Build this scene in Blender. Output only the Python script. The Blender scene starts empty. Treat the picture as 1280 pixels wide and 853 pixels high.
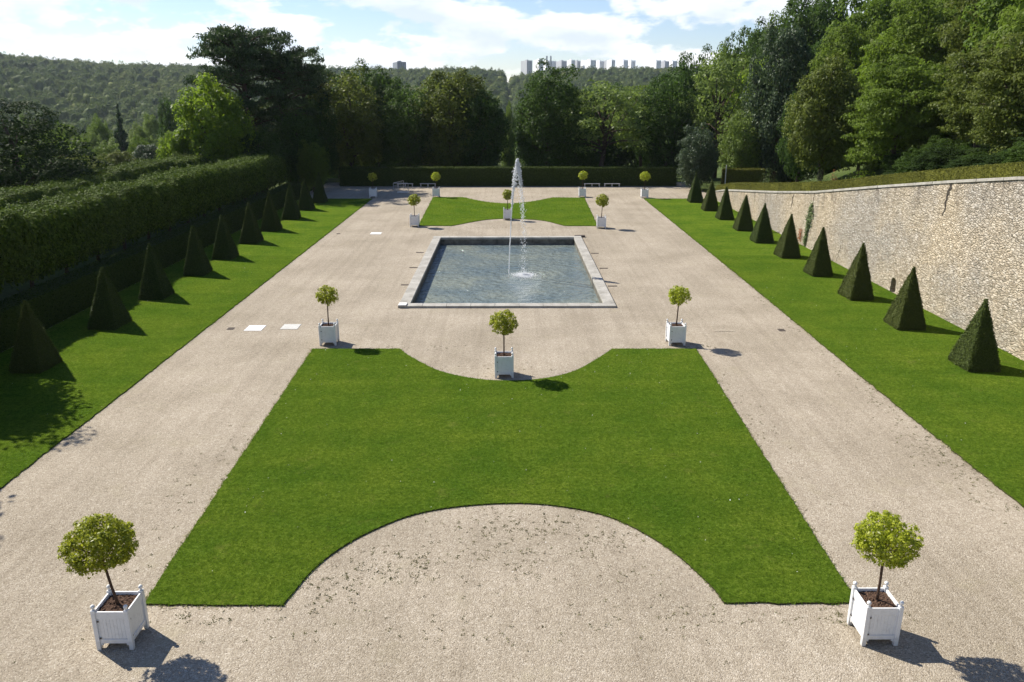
import bpy, bmesh, math, random
import numpy as np
from mathutils import Vector, Matrix
R = math.radians
random.seed(7)
RNG = np.random.default_rng(11)
scene = bpy.context.scene
COL = scene.collection
PI = math.pi

# ------------------------------------------------------------------ camera geometry (for laying things out)
CAM_H, FPX = 12.0, 995.0
PITCH = math.atan(311.5 / FPX)
YAW = math.atan(5 / FPX * math.cos(PITCH))
cp, sp, cyw, syw = math.cos(PITCH), math.sin(PITCH), math.cos(YAW), math.sin(YAW)
Fv = (syw * cp, cyw * cp, -sp); Rv = (cyw, -syw, 0.0); Uv = (syw * sp, cyw * sp, cp)
def ray(x, y):
    a = (x - 640) / FPX; b = (426.5 - y) / FPX
    return [Fv[i] + a * Rv[i] + b * Uv[i] for i in range(3)]
def G(x, y, z=0.0):
    d = ray(x, y); t = (z - CAM_H) / d[2]
    return (d[0] * t, d[1] * t)
def atY(x, y, Yv):
    d = ray(x, y); t = Yv / d[1]
    return (d[0] * t, Yv, CAM_H + d[2] * t)
def depth(P):
    v = (P[0], P[1], P[2] - CAM_H)
    return sum(v[i] * Fv[i] for i in range(3))
def proj(P):
    v = (P[0], P[1], P[2] - CAM_H); z = depth(P)
    return (640 + FPX * sum(v[i] * Rv[i] for i in range(3)) / z, 426.5 - FPX * sum(v[i] * Uv[i] for i in range(3)) / z)

SUN_EL = 43.5
SUN_H = Vector((-0.82, 0.57, 0)).normalized()          # horizontal direction towards the sun

# ------------------------------------------------------------------ helpers
def tag(o, label=None, cat=None, group=None, kind=None):
    if label: o['label'] = label
    if cat: o['category'] = cat
    if group: o['group'] = group
    if kind: o['kind'] = kind
    return o
def link(o, parent=None):
    COL.objects.link(o)
    if parent is not None: o.parent = parent
    return o
def empty(name, loc=(0, 0, 0), rz=0.0, sc=(1, 1, 1)):
    o = bpy.data.objects.new(name, None)
    o.empty_display_size = 0.3
    o.location = loc; o.rotation_euler = (0, 0, rz); o.scale = sc
    return link(o)
def mesh_obj(name, me, parent=None, mats=()):
    o = bpy.data.objects.new(name, me)
    for m in mats:
        if m.name not in [x.name for x in me.materials if x]: me.materials.append(m)
    return link(o, parent)
def copy_tree(o, parent=None):
    c = o.copy(); COL.objects.link(c); c.parent = parent
    for ch in list(o.children): copy_tree(ch, c)
    return c
def np_mesh(name, verts, faces, mat_index=None, smooth=False):
    """faces: (n,k) array with constant k"""
    verts = np.asarray(verts, dtype=np.float32); faces = np.asarray(faces, dtype=np.int32)
    n, k = faces.shape
    me = bpy.data.meshes.new(name)
    me.vertices.add(len(verts)); me.vertices.foreach_set('co', verts.ravel())
    me.loops.add(n * k); me.loops.foreach_set('vertex_index', faces.ravel())
    me.polygons.add(n)
    me.polygons.foreach_set('loop_start', np.arange(0, n * k, k, dtype=np.int32))
    if mat_index is not None: me.polygons.foreach_set('material_index', np.asarray(mat_index, dtype=np.int32))
    if smooth: me.polygons.foreach_set('use_smooth', np.ones(n, dtype=bool))
    me.update(calc_edges=True); me.validate()
    return me
class MB:
    """collects simple solids, builds ONE mesh"""
    def __init__(s): s.v = []; s.f = []
    def add(s, vs, fs):
        b = len(s.v); s.v += [tuple(v) for v in vs]; s.f += [tuple(i + b for i in f) for f in fs]
    def box(s, x0, x1, y0, y1, z0, z1):
        s.add([(x0,y0,z0),(x1,y0,z0),(x1,y1,z0),(x0,y1,z0),(x0,y0,z1),(x1,y0,z1),(x1,y1,z1),(x0,y1,z1)],
              [(0,3,2,1),(4,5,6,7),(0,1,5,4),(1,2,6,5),(2,3,7,6),(3,0,4,7)])
    def tube(s, pts, rad, n=8, cap=True):
        pts = [Vector(p) for p in pts]; rings = []
        up = Vector((0.31, 0.17, 0.93))
        for i, p in enumerate(pts):
            d = (pts[min(i+1, len(pts)-1)] - pts[max(i-1, 0)]).normalized()
            a = d.cross(up if abs(d.dot(up)) < 0.95 else Vector((1, 0, 0))).normalized(); b = d.cross(a)
            r = rad[i] if hasattr(rad, '__len__') else rad
            rings.append([p + (a * math.cos(2*PI*k/n) + b * math.sin(2*PI*k/n)) * r for k in range(n)])
        vs = [v for r in rings for v in r]; fs = []
        for i in range(len(pts)-1):
            for k in range(n):
                fs.append((i*n+k, i*n+(k+1) % n, (i+1)*n+(k+1) % n, (i+1)*n+k))
        if cap:
            fs.append(tuple(range(n-1, -1, -1))); fs.append(tuple((len(pts)-1)*n + k for k in range(n)))
        s.add(vs, fs)
    def lathe(s, prof, c=(0, 0, 0), n=14):
        vs = []; fs = []
        for r, z in prof:
            for k in range(n): vs.append((c[0]+r*math.cos(2*PI*k/n), c[1]+r*math.sin(2*PI*k/n), c[2]+z))
        for i in range(len(prof)-1):
            for k in range(n): fs.append((i*n+k, i*n+(k+1) % n, (i+1)*n+(k+1) % n, (i+1)*n+k))
        s.add(vs, fs)
    def mesh(s, name, smooth=False, bevel=0.0):
        me = bpy.data.meshes.new(name)
        bm = bmesh.new()
        vs = [bm.verts.new(v) for v in s.v]
        for f in s.f:
            try: bm.faces.new([vs[i] for i in f])
            except ValueError: pass
        if bevel:
            bmesh.ops.bevel(bm, geom=list(bm.edges), offset=bevel, segments=1, affect='EDGES', clamp_overlap=True)
        bmesh.ops.recalc_face_normals(bm, faces=list(bm.faces))
        bm.to_mesh(me); bm.free()
        if smooth: me.polygons.foreach_set('use_smooth', np.ones(len(me.polygons), dtype=bool))
        return me
    def build(s, name, mat, parent=None, smooth=False, bevel=0.0):
        me = s.mesh(name, smooth, bevel)
        return mesh_obj(name, me, parent, [mat])

def unit(v): return v / np.maximum(np.linalg.norm(v, axis=-1, keepdims=True), 1e-9)
def leaf_quads(c, n, size, aspect=0.55, rng=RNG, fold=0.0):
    """rhombic leaves centred at c, facing n; returns verts, faces"""
    N = len(c); n = unit(n)
    t = unit(np.cross(n, rng.normal(size=(N, 3)))); b = np.cross(n, t)
    s = (np.asarray(size) * np.ones(N))[:, None]
    v = np.empty((N, 4, 3))
    v[:, 0] = c - t * s * 0.5
    v[:, 1] = c + b * s * 0.5 * aspect + n * s * fold
    v[:, 2] = c + t * s * 0.5
    v[:, 3] = c - b * s * 0.5 * aspect + n * s * fold
    return v.reshape(-1, 3), np.arange(N * 4).reshape(N, 4)
def cat_mesh(parts):
    V = []; Fc = []; b = 0
    for v, f in parts:
        V.append(v); Fc.append(np.asarray(f) + b); b += len(v)
    return np.concatenate(V), np.concatenate(Fc)

# ------------------------------------------------------------------ materials
def newmat(name):
    m = bpy.data.materials.new(name); m.use_nodes = True
    nt = m.node_tree
    return m, nt, nt.nodes, nt.links, nt.nodes['Principled BSDF'], nt.nodes['Material Output']
def N_(nodes, t, **kw):
    n = nodes.new(t)
    for k, v in kw.items(): setattr(n, k, v)
    return n
def ramp(nodes, stops, interp='LINEAR'):
    r = nodes.new('ShaderNodeValToRGB'); cr = r.color_ramp; cr.interpolation = interp
    while len(cr.elements) < len(stops): cr.elements.new(0.5)
    for e, (p, c) in zip(cr.elements, stops):
        e.position = p; e.color = (*c, 1) if len(c) == 3 else c
    return r
def noise(nodes, links, vec, scale, detail=4, rough=0.55):
    n = nodes.new('ShaderNodeTexNoise'); n.inputs['Scale'].default_value = scale
    n.inputs['Detail'].default_value = detail; n.inputs['Roughness'].default_value = rough
    if vec is not None: links.new(vec, n.inputs['Vector'])
    return n
def mixc(nodes, links, a, b, fac, blend='MIX'):
    m = nodes.new('ShaderNodeMix'); m.data_type = 'RGBA'; m.blend_type = blend
    for s, v in ((m.inputs[0], fac), (m.inputs[6], a), (m.inputs[7], b)):
        if hasattr(v, 'is_linked') or hasattr(v, 'links'): links.new(v, s)
        elif isinstance(v, (int, float)): s.default_value = v
        else: s.default_value = (*v, 1) if len(v) == 3 else v
    return m.outputs[2]
def math_(nodes, links, op, a, b=None, clamp=False):
    m = nodes.new('ShaderNodeMath'); m.operation = op; m.use_clamp = clamp
    for s, v in zip(m.inputs, (a, b)):
        if v is None: continue
        if isinstance(v, (int, float)): s.default_value = v
        else: links.new(v, s)
    return m.outputs[0]

def plain(name, col, rough=0.6, spec=0.3, metal=0.0, nscale=8.0, namt=0.12, bump=0.0, bscale=60):
    m, nt, ns, ln, bs, out = newmat(name)
    tc = ns.new('ShaderNodeTexCoord')
    n = noise(ns, ln, tc.outputs['Object'], nscale, 5)
    r = ramp(ns, [(0.3, tuple(c * (1 - namt) for c in col)), (0.7, tuple(min(1, c * (1 + namt)) for c in col))])
    ln.new(n.outputs['Fac'], r.inputs[0]); ln.new(r.outputs[0], bs.inputs['Base Color'])
    bs.inputs['Roughness'].default_value = rough; bs.inputs['Specular IOR Level'].default_value = spec
    bs.inputs['Metallic'].default_value = metal
    if bump:
        b = ns.new('ShaderNodeBump'); b.inputs['Strength'].default_value = bump; b.inputs['Distance'].default_value = 0.02
        n2 = noise(ns, ln, tc.outputs['Object'], bscale, 4)
        ln.new(n2.outputs['Fac'], b.inputs['Height']); ln.new(b.outputs[0], bs.inputs['Normal'])
    return m

def leafmat(name, dark, light, trans=0.3, rough=0.5, spec=0.35, objvar=0.5, transcol=None, huevar=None):
    """per-leaf colour between dark and light; per-tree shift; a share of light passes through"""
    m, nt, ns, ln, bs, out = newmat(name)
    geo = ns.new('ShaderNodeNewGeometry'); oi = ns.new('ShaderNodeObjectInfo')
    r = ramp(ns, [(0.0, dark), (0.75, light), (1.0, tuple(min(1, c * 1.3) for c in light))])
    ln.new(geo.outputs['Random Per Island'], r.inputs[0])
    col = r.outputs[0]
    if huevar:
        col = mixc(ns, ln, col, huevar, math_(ns, ln, 'MULTIPLY', oi.outputs['Random'], objvar))
    ln.new(col, bs.inputs['Base Color'])
    bs.inputs['Roughness'].default_value = rough; bs.inputs['Specular IOR Level'].default_value = spec
    if trans > 0:
        t = ns.new('ShaderNodeBsdfTranslucent')
        tcn = mixc(ns, ln, col, transcol or tuple(min(1, c * 2.2) for c in light), 0.6)
        ln.new(tcn, t.inputs['Color'])
        mx = ns.new('ShaderNodeMixShader'); mx.inputs[0].default_value = trans
        ln.new(bs.outputs[0], mx.inputs[1]); ln.new(t.outputs[0], mx.inputs[2]); ln.new(mx.outputs[0], out.inputs['Surface'])
    return m

M = {}
M['leaf_dark'] = leafmat('leaf_dark', (.018, .040, .008), (.058, .105, .018), .3, .55, .1, .5, huevar=(.06, .09, .014))
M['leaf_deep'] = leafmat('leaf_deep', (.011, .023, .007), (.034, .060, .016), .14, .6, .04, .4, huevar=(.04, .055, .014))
M['leaf_mid'] = leafmat('leaf_mid', (.036, .072, .010), (.115, .175, .022), .35, .55, .1, .5, huevar=(.12, .15, .02))
M['leaf_olive'] = leafmat('leaf_olive', (.036, .060, .010), (.115, .145, .026), .32, .5, .12, .4, huevar=(.12, .13, .022))
M['leaf_bright'] = leafmat('leaf_bright', (.06, .11, .008), (.15, .22, .016), .45, .5, .2, .3, huevar=(.12, .18, .03))
M['leaf_light'] = leafmat('leaf_light', (.06, .10, .018), (.155, .215, .04), .32, .5, .2, .4, huevar=(.13, .15, .05))
M['leaf_silver'] = leafmat('leaf_silver', (.024, .044, .018), (.07, .105, .042), .18, .5, .2, .3, huevar=(.07, .09, .07))
M['needle'] = leafmat('needle', (.020, .040, .014), (.052, .085, .028), .18, .55, .15, .3)
def stands(m):
    nt = m.node_tree; ns, ln = nt.nodes, nt.links; bs = ns['Principled BSDF']; src = bs.inputs['Base Color'].links[0].from_socket
    oi = ns.new('ShaderNodeObjectInfo'); n = noise(ns, ln, oi.outputs['Location'], .007, 4, .6)
    r = ramp(ns, [(.38, (.62, .72, .72)), (.5, (1, 1, 1)), (.62, (1.45, 1.3, .95))]); ln.new(n.outputs['Fac'], r.inputs[0])
    ln.new(mixc(ns, ln, src, r.outputs[0], 1.0, 'MULTIPLY'), bs.inputs['Base Color'])
M['leaf_row'] = leafmat('leaf_row', (.028, .052, .007), (.095, .14, .018), .12, .6, .04, .3, huevar=(.1, .12, .04))
M['yew'] = leafmat('yew', (.022, .038, .009), (.065, .092, .018), .12, .6, .1, .5, huevar=(.08, .085, .018))
M['hedge_leaf'] = leafmat('hedge_leaf', (.022, .036, .008), (.058, .082, .016), .12, .6, .05, .3)
M['boxleaf'] = leafmat('boxleaf', (.060, .066, .013), (.130, .135, .025), .15, .6, .05, .3)
M['citrus_leaf'] = leafmat('citrus_leaf', (.155, .185, .010), (.40, .425, .03), .5, .4, .35, .2, transcol=(.42, .46, .04), huevar=(.12, .15, .02))
M['citrus_lime'] = leafmat('citrus_lime', (.19, .23, .014), (.44, .47, .045), .5, .4, .35, .2, transcol=(.5, .6, .05))
M['weed'] = leafmat('weed', (.085, .08, .03), (.17, .165, .07), .2, .6, .2, .2)
M['grass_blade'] = leafmat('grass_blade', (.030, .062, .006), (.125, .20, .018), .4, .8, .02, 0, transcol=(.19, .32, .025))
M['dry_blade'] = leafmat('dry_blade', (.22, .20, .10), (.42, .38, .22), .2, .8, .02, 0)
M['ivy'] = leafmat('ivy', (.05, .08, .02), (.12, .17, .05), .2, .5, .3)
M['far_leaf'] = leafmat('far_leaf', (.022, .048, .015), (.075, .112, .030), .25, .7, .05, .9, huevar=(.15, .18, .065))
stands(M['far_leaf'])
M['rust_leaf'] = leafmat('rust_leaf', (.22, .07, .03), (.4, .18, .08), .25)
M['bark'] = plain('bark', (.085, .065, .048), .9, .1, nscale=6, namt=.4, bump=.5, bscale=14)
M['bark_pine'] = plain('bark_pine', (.07, .05, .036), .9, .1, nscale=5, namt=.4, bump=.5, bscale=10)
M['stem'] = plain('stem', (.075, .045, .03), .8, .2, nscale=20, namt=.3)
M['white_paint'] = None
M['soil'] = plain('soil', (.085, .052, .036), .95, .1, nscale=18, namt=.5, bump=.9, bscale=30)
M['edge_soil'] = plain('edge_soil', (.06, .05, .028), .95, .1, nscale=14, namt=.5, bump=.8, bscale=40)
M['white_stone'] = plain('white_stone', (.72, .71, .67), .7, .3, nscale=6, namt=.1, bump=.2)
M['pale_stone'] = plain('pale_stone', (.5, .49, .45), .75, .3, nscale=6, namt=.14, bump=.2)
M['iron'] = plain('iron', (.09, .07, .055), .7, .4, .3, nscale=12, namt=.3)
M['galv'] = plain('galv', (.5, .5, .49), .45, .5, .6, nscale=12, namt=.15)
M['bench_stone'] = plain('bench_stone', (.5, .48, .44), .8, .2, nscale=7, namt=.15)
M['bldg_white'] = plain('bldg_white', (.9, .9, .89), .8, .2, nscale=.05, namt=.06)
M['bldg_grey'] = plain('bldg_grey', (.42, .43, .44), .8, .2, nscale=.05, namt=.06)
M['bldg_dark'] = plain('bldg_dark', (.2, .22, .25), .8, .2, nscale=.05, namt=.06)
M['window_dark'] = plain('window_dark', (.1, .12, .15), .25, .5, nscale=.2, namt=.2)

def make_paint():
    m, nt, ns, ln, bs, out = newmat('white_paint')
    tc = ns.new('ShaderNodeTexCoord')
    n = noise(ns, ln, tc.outputs['Object'], 7, 6, .65)
    r = ramp(ns, [(0.3, (.68, .675, .65)), (0.5, (.78, .78, .765))])
    ln.new(n.outputs['Fac'], r.inputs[0])
    # splash dirt near the ground (a property of the paint, fixed to the box)
    sx = ns.new('ShaderNodeSeparateXYZ'); ln.new(tc.outputs['Object'], sx.inputs[0])
    n2 = noise(ns, ln, tc.outputs['Object'], 16, 5, .7)
    h = math_(ns, ln, 'SUBTRACT', 0.26, sx.outputs['Z'])
    h = math_(ns, ln, 'MULTIPLY', h, 3.0, True)
    h = math_(ns, ln, 'MULTIPLY', h, n2.outputs['Fac'], True)
    c = mixc(ns, ln, r.outputs[0], (.4, .36, .29), h)
    ln.new(c, bs.inputs['Base Color']); bs.inputs['Roughness'].default_value = .45
    return m
M['white_paint'] = make_paint()

def make_gravel():
    m, nt, ns, ln, bs, out = newmat('gravel')
    tc = ns.new('ShaderNodeTexCoord'); P = tc.outputs['Object']
    v = ns.new('ShaderNodeTexVoronoi'); v.inputs['Scale'].default_value = 36; ln.new(P, v.inputs['Vector'])
    sv = ns.new('ShaderNodeSeparateColor'); ln.new(v.outputs['Color'], sv.inputs[0])
    peb = ramp(ns, [(0, (.165, .135, .095)), (.22, (.305, .262, .197)), (.78, (.38, .332, .252)), (1, (.55, .50, .41))])
    ln.new(sv.outputs[0], peb.inputs[0])
    v2 = ns.new('ShaderNodeTexVoronoi'); v2.inputs['Scale'].default_value = 9; ln.new(P, v2.inputs['Vector'])
    sv2 = ns.new('ShaderNodeSeparateColor'); ln.new(v2.outputs['Color'], sv2.inputs[0])
    peb2 = ramp(ns, [(0, (.22, .178, .13)), (.25, (.32, .27, .21)), (.9, (.37, .318, .25)), (1, (.46, .41, .34))])
    ln.new(sv2.outputs[1], peb2.inputs[0])
    c = mixc(ns, ln, peb.outputs[0], peb2.outputs[0], .25)
    # broad worn patches, raked and wheel-worn streaks running along the paths
    big = noise(ns, ln, P, .22, 5, .6)
    rb = ramp(ns, [(.35, (.84, .825, .80)), (.65, (1.08, 1.07, 1.07))]); ln.new(big.outputs['Fac'], rb.inputs[0])
    c = mixc(ns, ln, c, rb.outputs[0], 1.0, 'MULTIPLY')
    mp = ns.new('ShaderNodeMapping'); mp.inputs['Scale'].default_value = (2.6, .05, 1); mp.inputs['Rotation'].default_value = (0, 0, R(2)); ln.new(P, mp.inputs['Vector'])
    st = noise(ns, ln, mp.outputs[0], 1.0, 4, .6)
    rs = ramp(ns, [(.3, (.80, .785, .77)), (.55, (1.03, 1.03, 1.03))]); ln.new(st.outputs['Fac'], rs.inputs[0])
    c = mixc(ns, ln, c, rs.outputs[0], .55, 'MULTIPLY')
    # sand-yellow film of moss and fines in patches
    n3 = noise(ns, ln, P, .55, 6, .7)
    r3 = ramp(ns, [(.56, (0, 0, 0)), (.72, (1, 1, 1))]); ln.new(n3.outputs['Fac'], r3.inputs[0])
    f3 = math_(ns, ln, 'MULTIPLY', r3.outputs[0], .35)
    c = mixc(ns, ln, c, (.33, .29, .19), f3)
    ln.new(c, bs.inputs['Base Color']); bs.inputs['Roughness'].default_value = .9; bs.inputs['Specular IOR Level'].default_value = .15
    b = ns.new('ShaderNodeBump'); b.inputs['Strength'].default_value = .7; b.inputs['Distance'].default_value = .02
    hh = math_(ns, ln, 'ADD', v.outputs['Distance'], math_(ns, ln, 'MULTIPLY', big.outputs['Fac'], .8))
    ln.new(v.outputs['Distance'], b.inputs['Height']); b.invert = True
    b2 = ns.new('ShaderNodeBump'); b2.inputs['Strength'].default_value = .18; b2.inputs['Distance'].default_value = .12
    n4 = noise(ns, ln, P, 2.5, 5, .65); ln.new(n4.outputs['Fac'], b2.inputs['Height']); ln.new(b.outputs[0], b2.inputs['Normal'])
    ln.new(b2.outputs[0], bs.inputs['Normal'])
    return m
M['gravel'] = make_gravel()

def make_grass():
    m, nt, ns, ln, bs, out = newmat('lawn_grass')
    tc = ns.new('ShaderNodeTexCoord'); P = tc.outputs['Object']
    n1 = noise(ns, ln, P, 9, 9, .82)
    r1 = ramp(ns, [(.33, (.032, .060, .008)), (.5, (.086, .145, .014)), (.66, (.165, .235, .035))]); ln.new(n1.outputs['Fac'], r1.inputs[0])
    n2 = noise(ns, ln, P, .35, 5, .6)
    r2 = ramp(ns, [(.35, (.78, .87, .8)), (.65, (1.22, 1.1, 1.05))]); ln.new(n2.outputs['Fac'], r2.inputs[0])
    c = mixc(ns, ln, r1.outputs[0], r2.outputs[0], 1, 'MULTIPLY')
    n3 = noise(ns, ln, P, 1.1, 6, .7)
    r3 = ramp(ns, [(.58, (0, 0, 0)), (.75, (1, 1, 1))]); ln.new(n3.outputs['Fac'], r3.inputs[0])
    c = mixc(ns, ln, c, (.20, .20, .05), math_(ns, ln, 'MULTIPLY', r3.outputs[0], .45))
    # mower passes across the lawn
    mp = ns.new('ShaderNodeMapping'); mp.inputs['Scale'].default_value = (.06, 1.6, 1); mp.inputs['Rotation'].default_value = (0, 0, R(3)); ln.new(P, mp.inputs['Vector'])
    st = noise(ns, ln, mp.outputs[0], 1.0, 3, .6)
    rs = ramp(ns, [(.35, (.87, .9, .87)), (.65, (1.08, 1.06, 1.05))]); ln.new(st.outputs['Fac'], rs.inputs[0])
    c = mixc(ns, ln, c, rs.outputs[0], .8, 'MULTIPLY')
    ln.new(c, bs.inputs['Base Color']); bs.inputs['Roughness'].default_value = .9; bs.inputs['Specular IOR Level'].default_value = .0
    b = ns.new('ShaderNodeBump'); b.inputs['Strength'].default_value = 1.0; b.inputs['Distance'].default_value = .10
    ln.new(n1.outputs['Fac'], b.inputs['Height']); ln.new(b.outputs[0], bs.inputs['Normal'])
    return m
M['lawn'] = make_grass()

def make_wall():
    m, nt, ns, ln, bs, out = newmat('rubble_stone')
    tc = ns.new('ShaderNodeTexCoord'); P = tc.outputs['Object']
    nz = noise(ns, ln, P, 1.6, 3); 
    vm = ns.new('ShaderNodeVectorMath'); vm.operation = 'MULTIPLY_ADD'; ln.new(nz.outputs['Color'], vm.inputs[0]); vm.inputs[1].default_value = (.25, .25, .25); ln.new(P, vm.inputs[2])
    mp = ns.new('ShaderNodeMapping'); mp.inputs['Scale'].default_value = (1, 1.7, 5.4); ln.new(vm.outputs[0], mp.inputs['Vector'])
    v = ns.new('ShaderNodeTexVoronoi'); v.inputs['Scale'].default_value = 2.15; ln.new(mp.outputs[0], v.inputs['Vector'])
    e = ns.new('ShaderNodeTexVoronoi'); e.feature = 'DISTANCE_TO_EDGE'; e.inputs['Scale'].default_value = 2.15; ln.new(mp.outputs[0], e.inputs['Vector'])
    sv = ns.new('ShaderNodeSeparateColor'); ln.new(v.outputs['Color'], sv.inputs[0])
    stone = ramp(ns, [(0, (.30, .25, .185)), (.14, (.45, .39, .30)), (.5, (.54, .48, .385)), (.85, (.60, .545, .45)), (1, (.72, .67, .58))])
    ln.new(sv.outputs[0], stone.inputs[0])
    n2 = noise(ns, ln, P, 9, 6, .7)
    r2 = ramp(ns, [(.3, (.72, .70, .68)), (.65, (1.12, 1.12, 1.12))]); ln.new(n2.outputs['Fac'], r2.inputs[0])
    c = mixc(ns, ln, stone.outputs[0], r2.outputs[0], 1, 'MULTIPLY')
    mort = ramp(ns, [(.0, (1, 1, 1)), (.09, (0, 0, 0))]); ln.new(e.outputs['Distance'], mort.inputs[0])
    n5 = noise(ns, ln, P, 3.2, 4, .7)
    mcol = ramp(ns, [(.40, (.15, .125, .09)), (.49, (.52, .46, .365))]); ln.new(n5.outputs['Fac'], mcol.inputs[0])
    c = mixc(ns, ln, c, mcol.outputs[0], mort.outputs[0])
    c = mixc(ns, ln, c, (.50, .45, .365), .30)
    # broad tone: greyer and yellower areas
    n3 = noise(ns, ln, P, .16, 4, .6)
    r3 = ramp(ns, [(.38, (.86, .87, .90)), (.62, (1.1, 1.04, .94))]); ln.new(n3.outputs['Fac'], r3.inputs[0])
    c = mixc(ns, ln, c, r3.outputs[0], 1, 'MULTIPLY')
    # rain streaks that run down from the coping
    mp2 = ns.new('ShaderNodeMapping'); mp2.inputs['Scale'].default_value = (1, 1.1, .12); ln.new(P, mp2.inputs['Vector'])
    s = noise(ns, ln, mp2.outputs[0], 1.4, 5, .65)
    rs = ramp(ns, [(.52, (0, 0, 0)), (.66, (1, 1, 1))]); ln.new(s.outputs['Fac'], rs.inputs[0])
    at = ns.new('ShaderNodeAttribute'); at.attribute_name = 'below_top'
    dn = math_(ns, ln, 'SUBTRACT', 1.0, math_(ns, ln, 'MULTIPLY', at.outputs['Fac'], .5), True)
    fac = math_(ns, ln, 'MULTIPLY', math_(ns, ln, 'MULTIPLY', rs.outputs[0], dn), .75)
    c = mixc(ns, ln, c, (.15, .13, .11), fac)
    ln.new(c, bs.inputs['Base Color']); bs.inputs['Roughness'].default_value = .9; bs.inputs['Specular IOR Level'].default_value = .1
    b = ns.new('ShaderNodeBump'); b.inputs['Strength'].default_value = 1.0; b.inputs['Distance'].default_value = .075
    re = ramp(ns, [(0, (0, 0, 0)), (.16, (1, 1, 1))]); ln.new(e.outputs['Distance'], re.inputs[0])
    hh = math_(ns, ln, 'ADD', re.outputs[0], math_(ns, ln, 'MULTIPLY', sv.outputs[1], .9))
    hh = math_(ns, ln, 'ADD', hh, math_(ns, ln, 'MULTIPLY', n2.outputs['Fac'], .6))
    ln.new(hh, b.inputs['Height']); ln.new(b.outputs[0], bs.inputs['Normal'])
    return m
M['rubble'] = make_wall()

def make_coping():
    m, nt, ns, ln, bs, out = newmat('coping_stone')
    tc = ns.new('ShaderNodeTexCoord'); P = tc.outputs['Object']
    n = noise(ns, ln, P, 1.2, 6, .7)
    r = ramp(ns, [(.3, (.25, .235, .20)), (.5, (.38, .36, .315)), (.75, (.50, .48, .43))]); ln.new(n.outputs['Fac'], r.inputs[0])
    n2 = noise(ns, ln, P, 14, 5, .7)
    r2 = ramp(ns, [(.35, (.8, .8, .8)), (.6, (1.05, 1.05, 1.05))]); ln.new(n2.outputs['Fac'], r2.inputs[0])
    c = mixc(ns, ln, r.outputs[0], r2.outputs[0], 1, 'MULTIPLY')
    ln.new(c, bs.inputs['Base Color']); bs.inputs['Roughness'].default_value = .8; bs.inputs['Specular IOR Level'].default_value = .2
    b = ns.new('ShaderNodeBump'); b.inputs['Strength'].default_value = .3; b.inputs['Distance'].default_value = .02
    ln.new(n2.outputs['Fac'], b.inputs['Height']); ln.new(b.outputs[0], bs.inputs['Normal'])
    return m
M['coping'] = make_coping()
M['basin_wall'] = plain('basin_wall', (.14, .13, .105), .8, .2, nscale=2.5, namt=.5, bump=.5, bscale=10)

def make_water():
    m, nt, ns, ln, bs, out = newmat('pool_water')
    tc = ns.new('ShaderNodeTexCoord'); P = tc.outputs['Object']
    n0 = noise(ns, ln, P, .25, 3, .5)
    r = ramp(ns, [(.35, (.13, .17, .175)), (.65, (.225, .25, .205))]); ln.new(n0.outputs['Fac'], r.inputs[0])
    ln.new(r.outputs[0], bs.inputs['Base Color'])
    bs.inputs['Roughness'].default_value = .05; bs.inputs['IOR'].default_value = 1.33; bs.inputs['Specular IOR Level'].default_value = 1.0
    mp = ns.new('ShaderNodeMapping'); mp.inputs['Scale'].default_value = (1, 1.25, 1); mp.inputs['Rotation'].default_value = (0, 0, R(12)); ln.new(P, mp.inputs['Vector'])
    n1 = noise(ns, ln, mp.outputs[0], 1.7, 3, .5)
    n2 = noise(ns, ln, mp.outputs[0], 5.0, 3, .5)
    # rings that spread from where the falling water lands
    sx = ns.new('ShaderNodeVectorMath'); sx.operation = 'DISTANCE'; ln.new(P, sx.inputs[0]); sx.inputs[1].default_value = (1.15, 55.6, -.5)
    w = math_(ns, ln, 'SINE', math_(ns, ln, 'MULTIPLY', sx.outputs['Value'], 9.0))
    fall = math_(ns, ln, 'DIVIDE', math_(ns, ln, 'MULTIPLY', n1.outputs['Fac'], .36), math_(ns, ln, 'ADD', sx.outputs['Value'], 1.0))
    w = math_(ns, ln, 'MULTIPLY', w, fall)
    h = math_(ns, ln, 'ADD', n1.outputs['Fac'], math_(ns, ln, 'MULTIPLY', n2.outputs['Fac'], .35))
    h = math_(ns, ln, 'ADD', h, w)
    b = ns.new('ShaderNodeBump'); b.inputs['Strength'].default_value = 1.0; b.inputs['Distance'].default_value = .26
    ln.new(h, b.inputs['Height']); ln.new(b.outputs[0], bs.inputs['Normal'])
    return m
M['water'] = make_water()

def make_spray():
    m, nt, ns, ln, bs, out = newmat('white_water')
    bs.inputs['Base Color'].default_value = (.97, .98, .98, 1); bs.inputs['Roughness'].default_value = .25
    t = ns.new('ShaderNodeBsdfTranslucent'); t.inputs['Color'].default_value = (.95, .96, .97, 1)
    mx = ns.new('ShaderNodeMixShader'); mx.inputs[0].default_value = .4
    ln.new(bs.outputs[0], mx.inputs[1]); ln.new(t.outputs[0], mx.inputs[2]); ln.new(mx.outputs[0], out.inputs['Surface'])
    return m
M['spray'] = make_spray()

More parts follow.
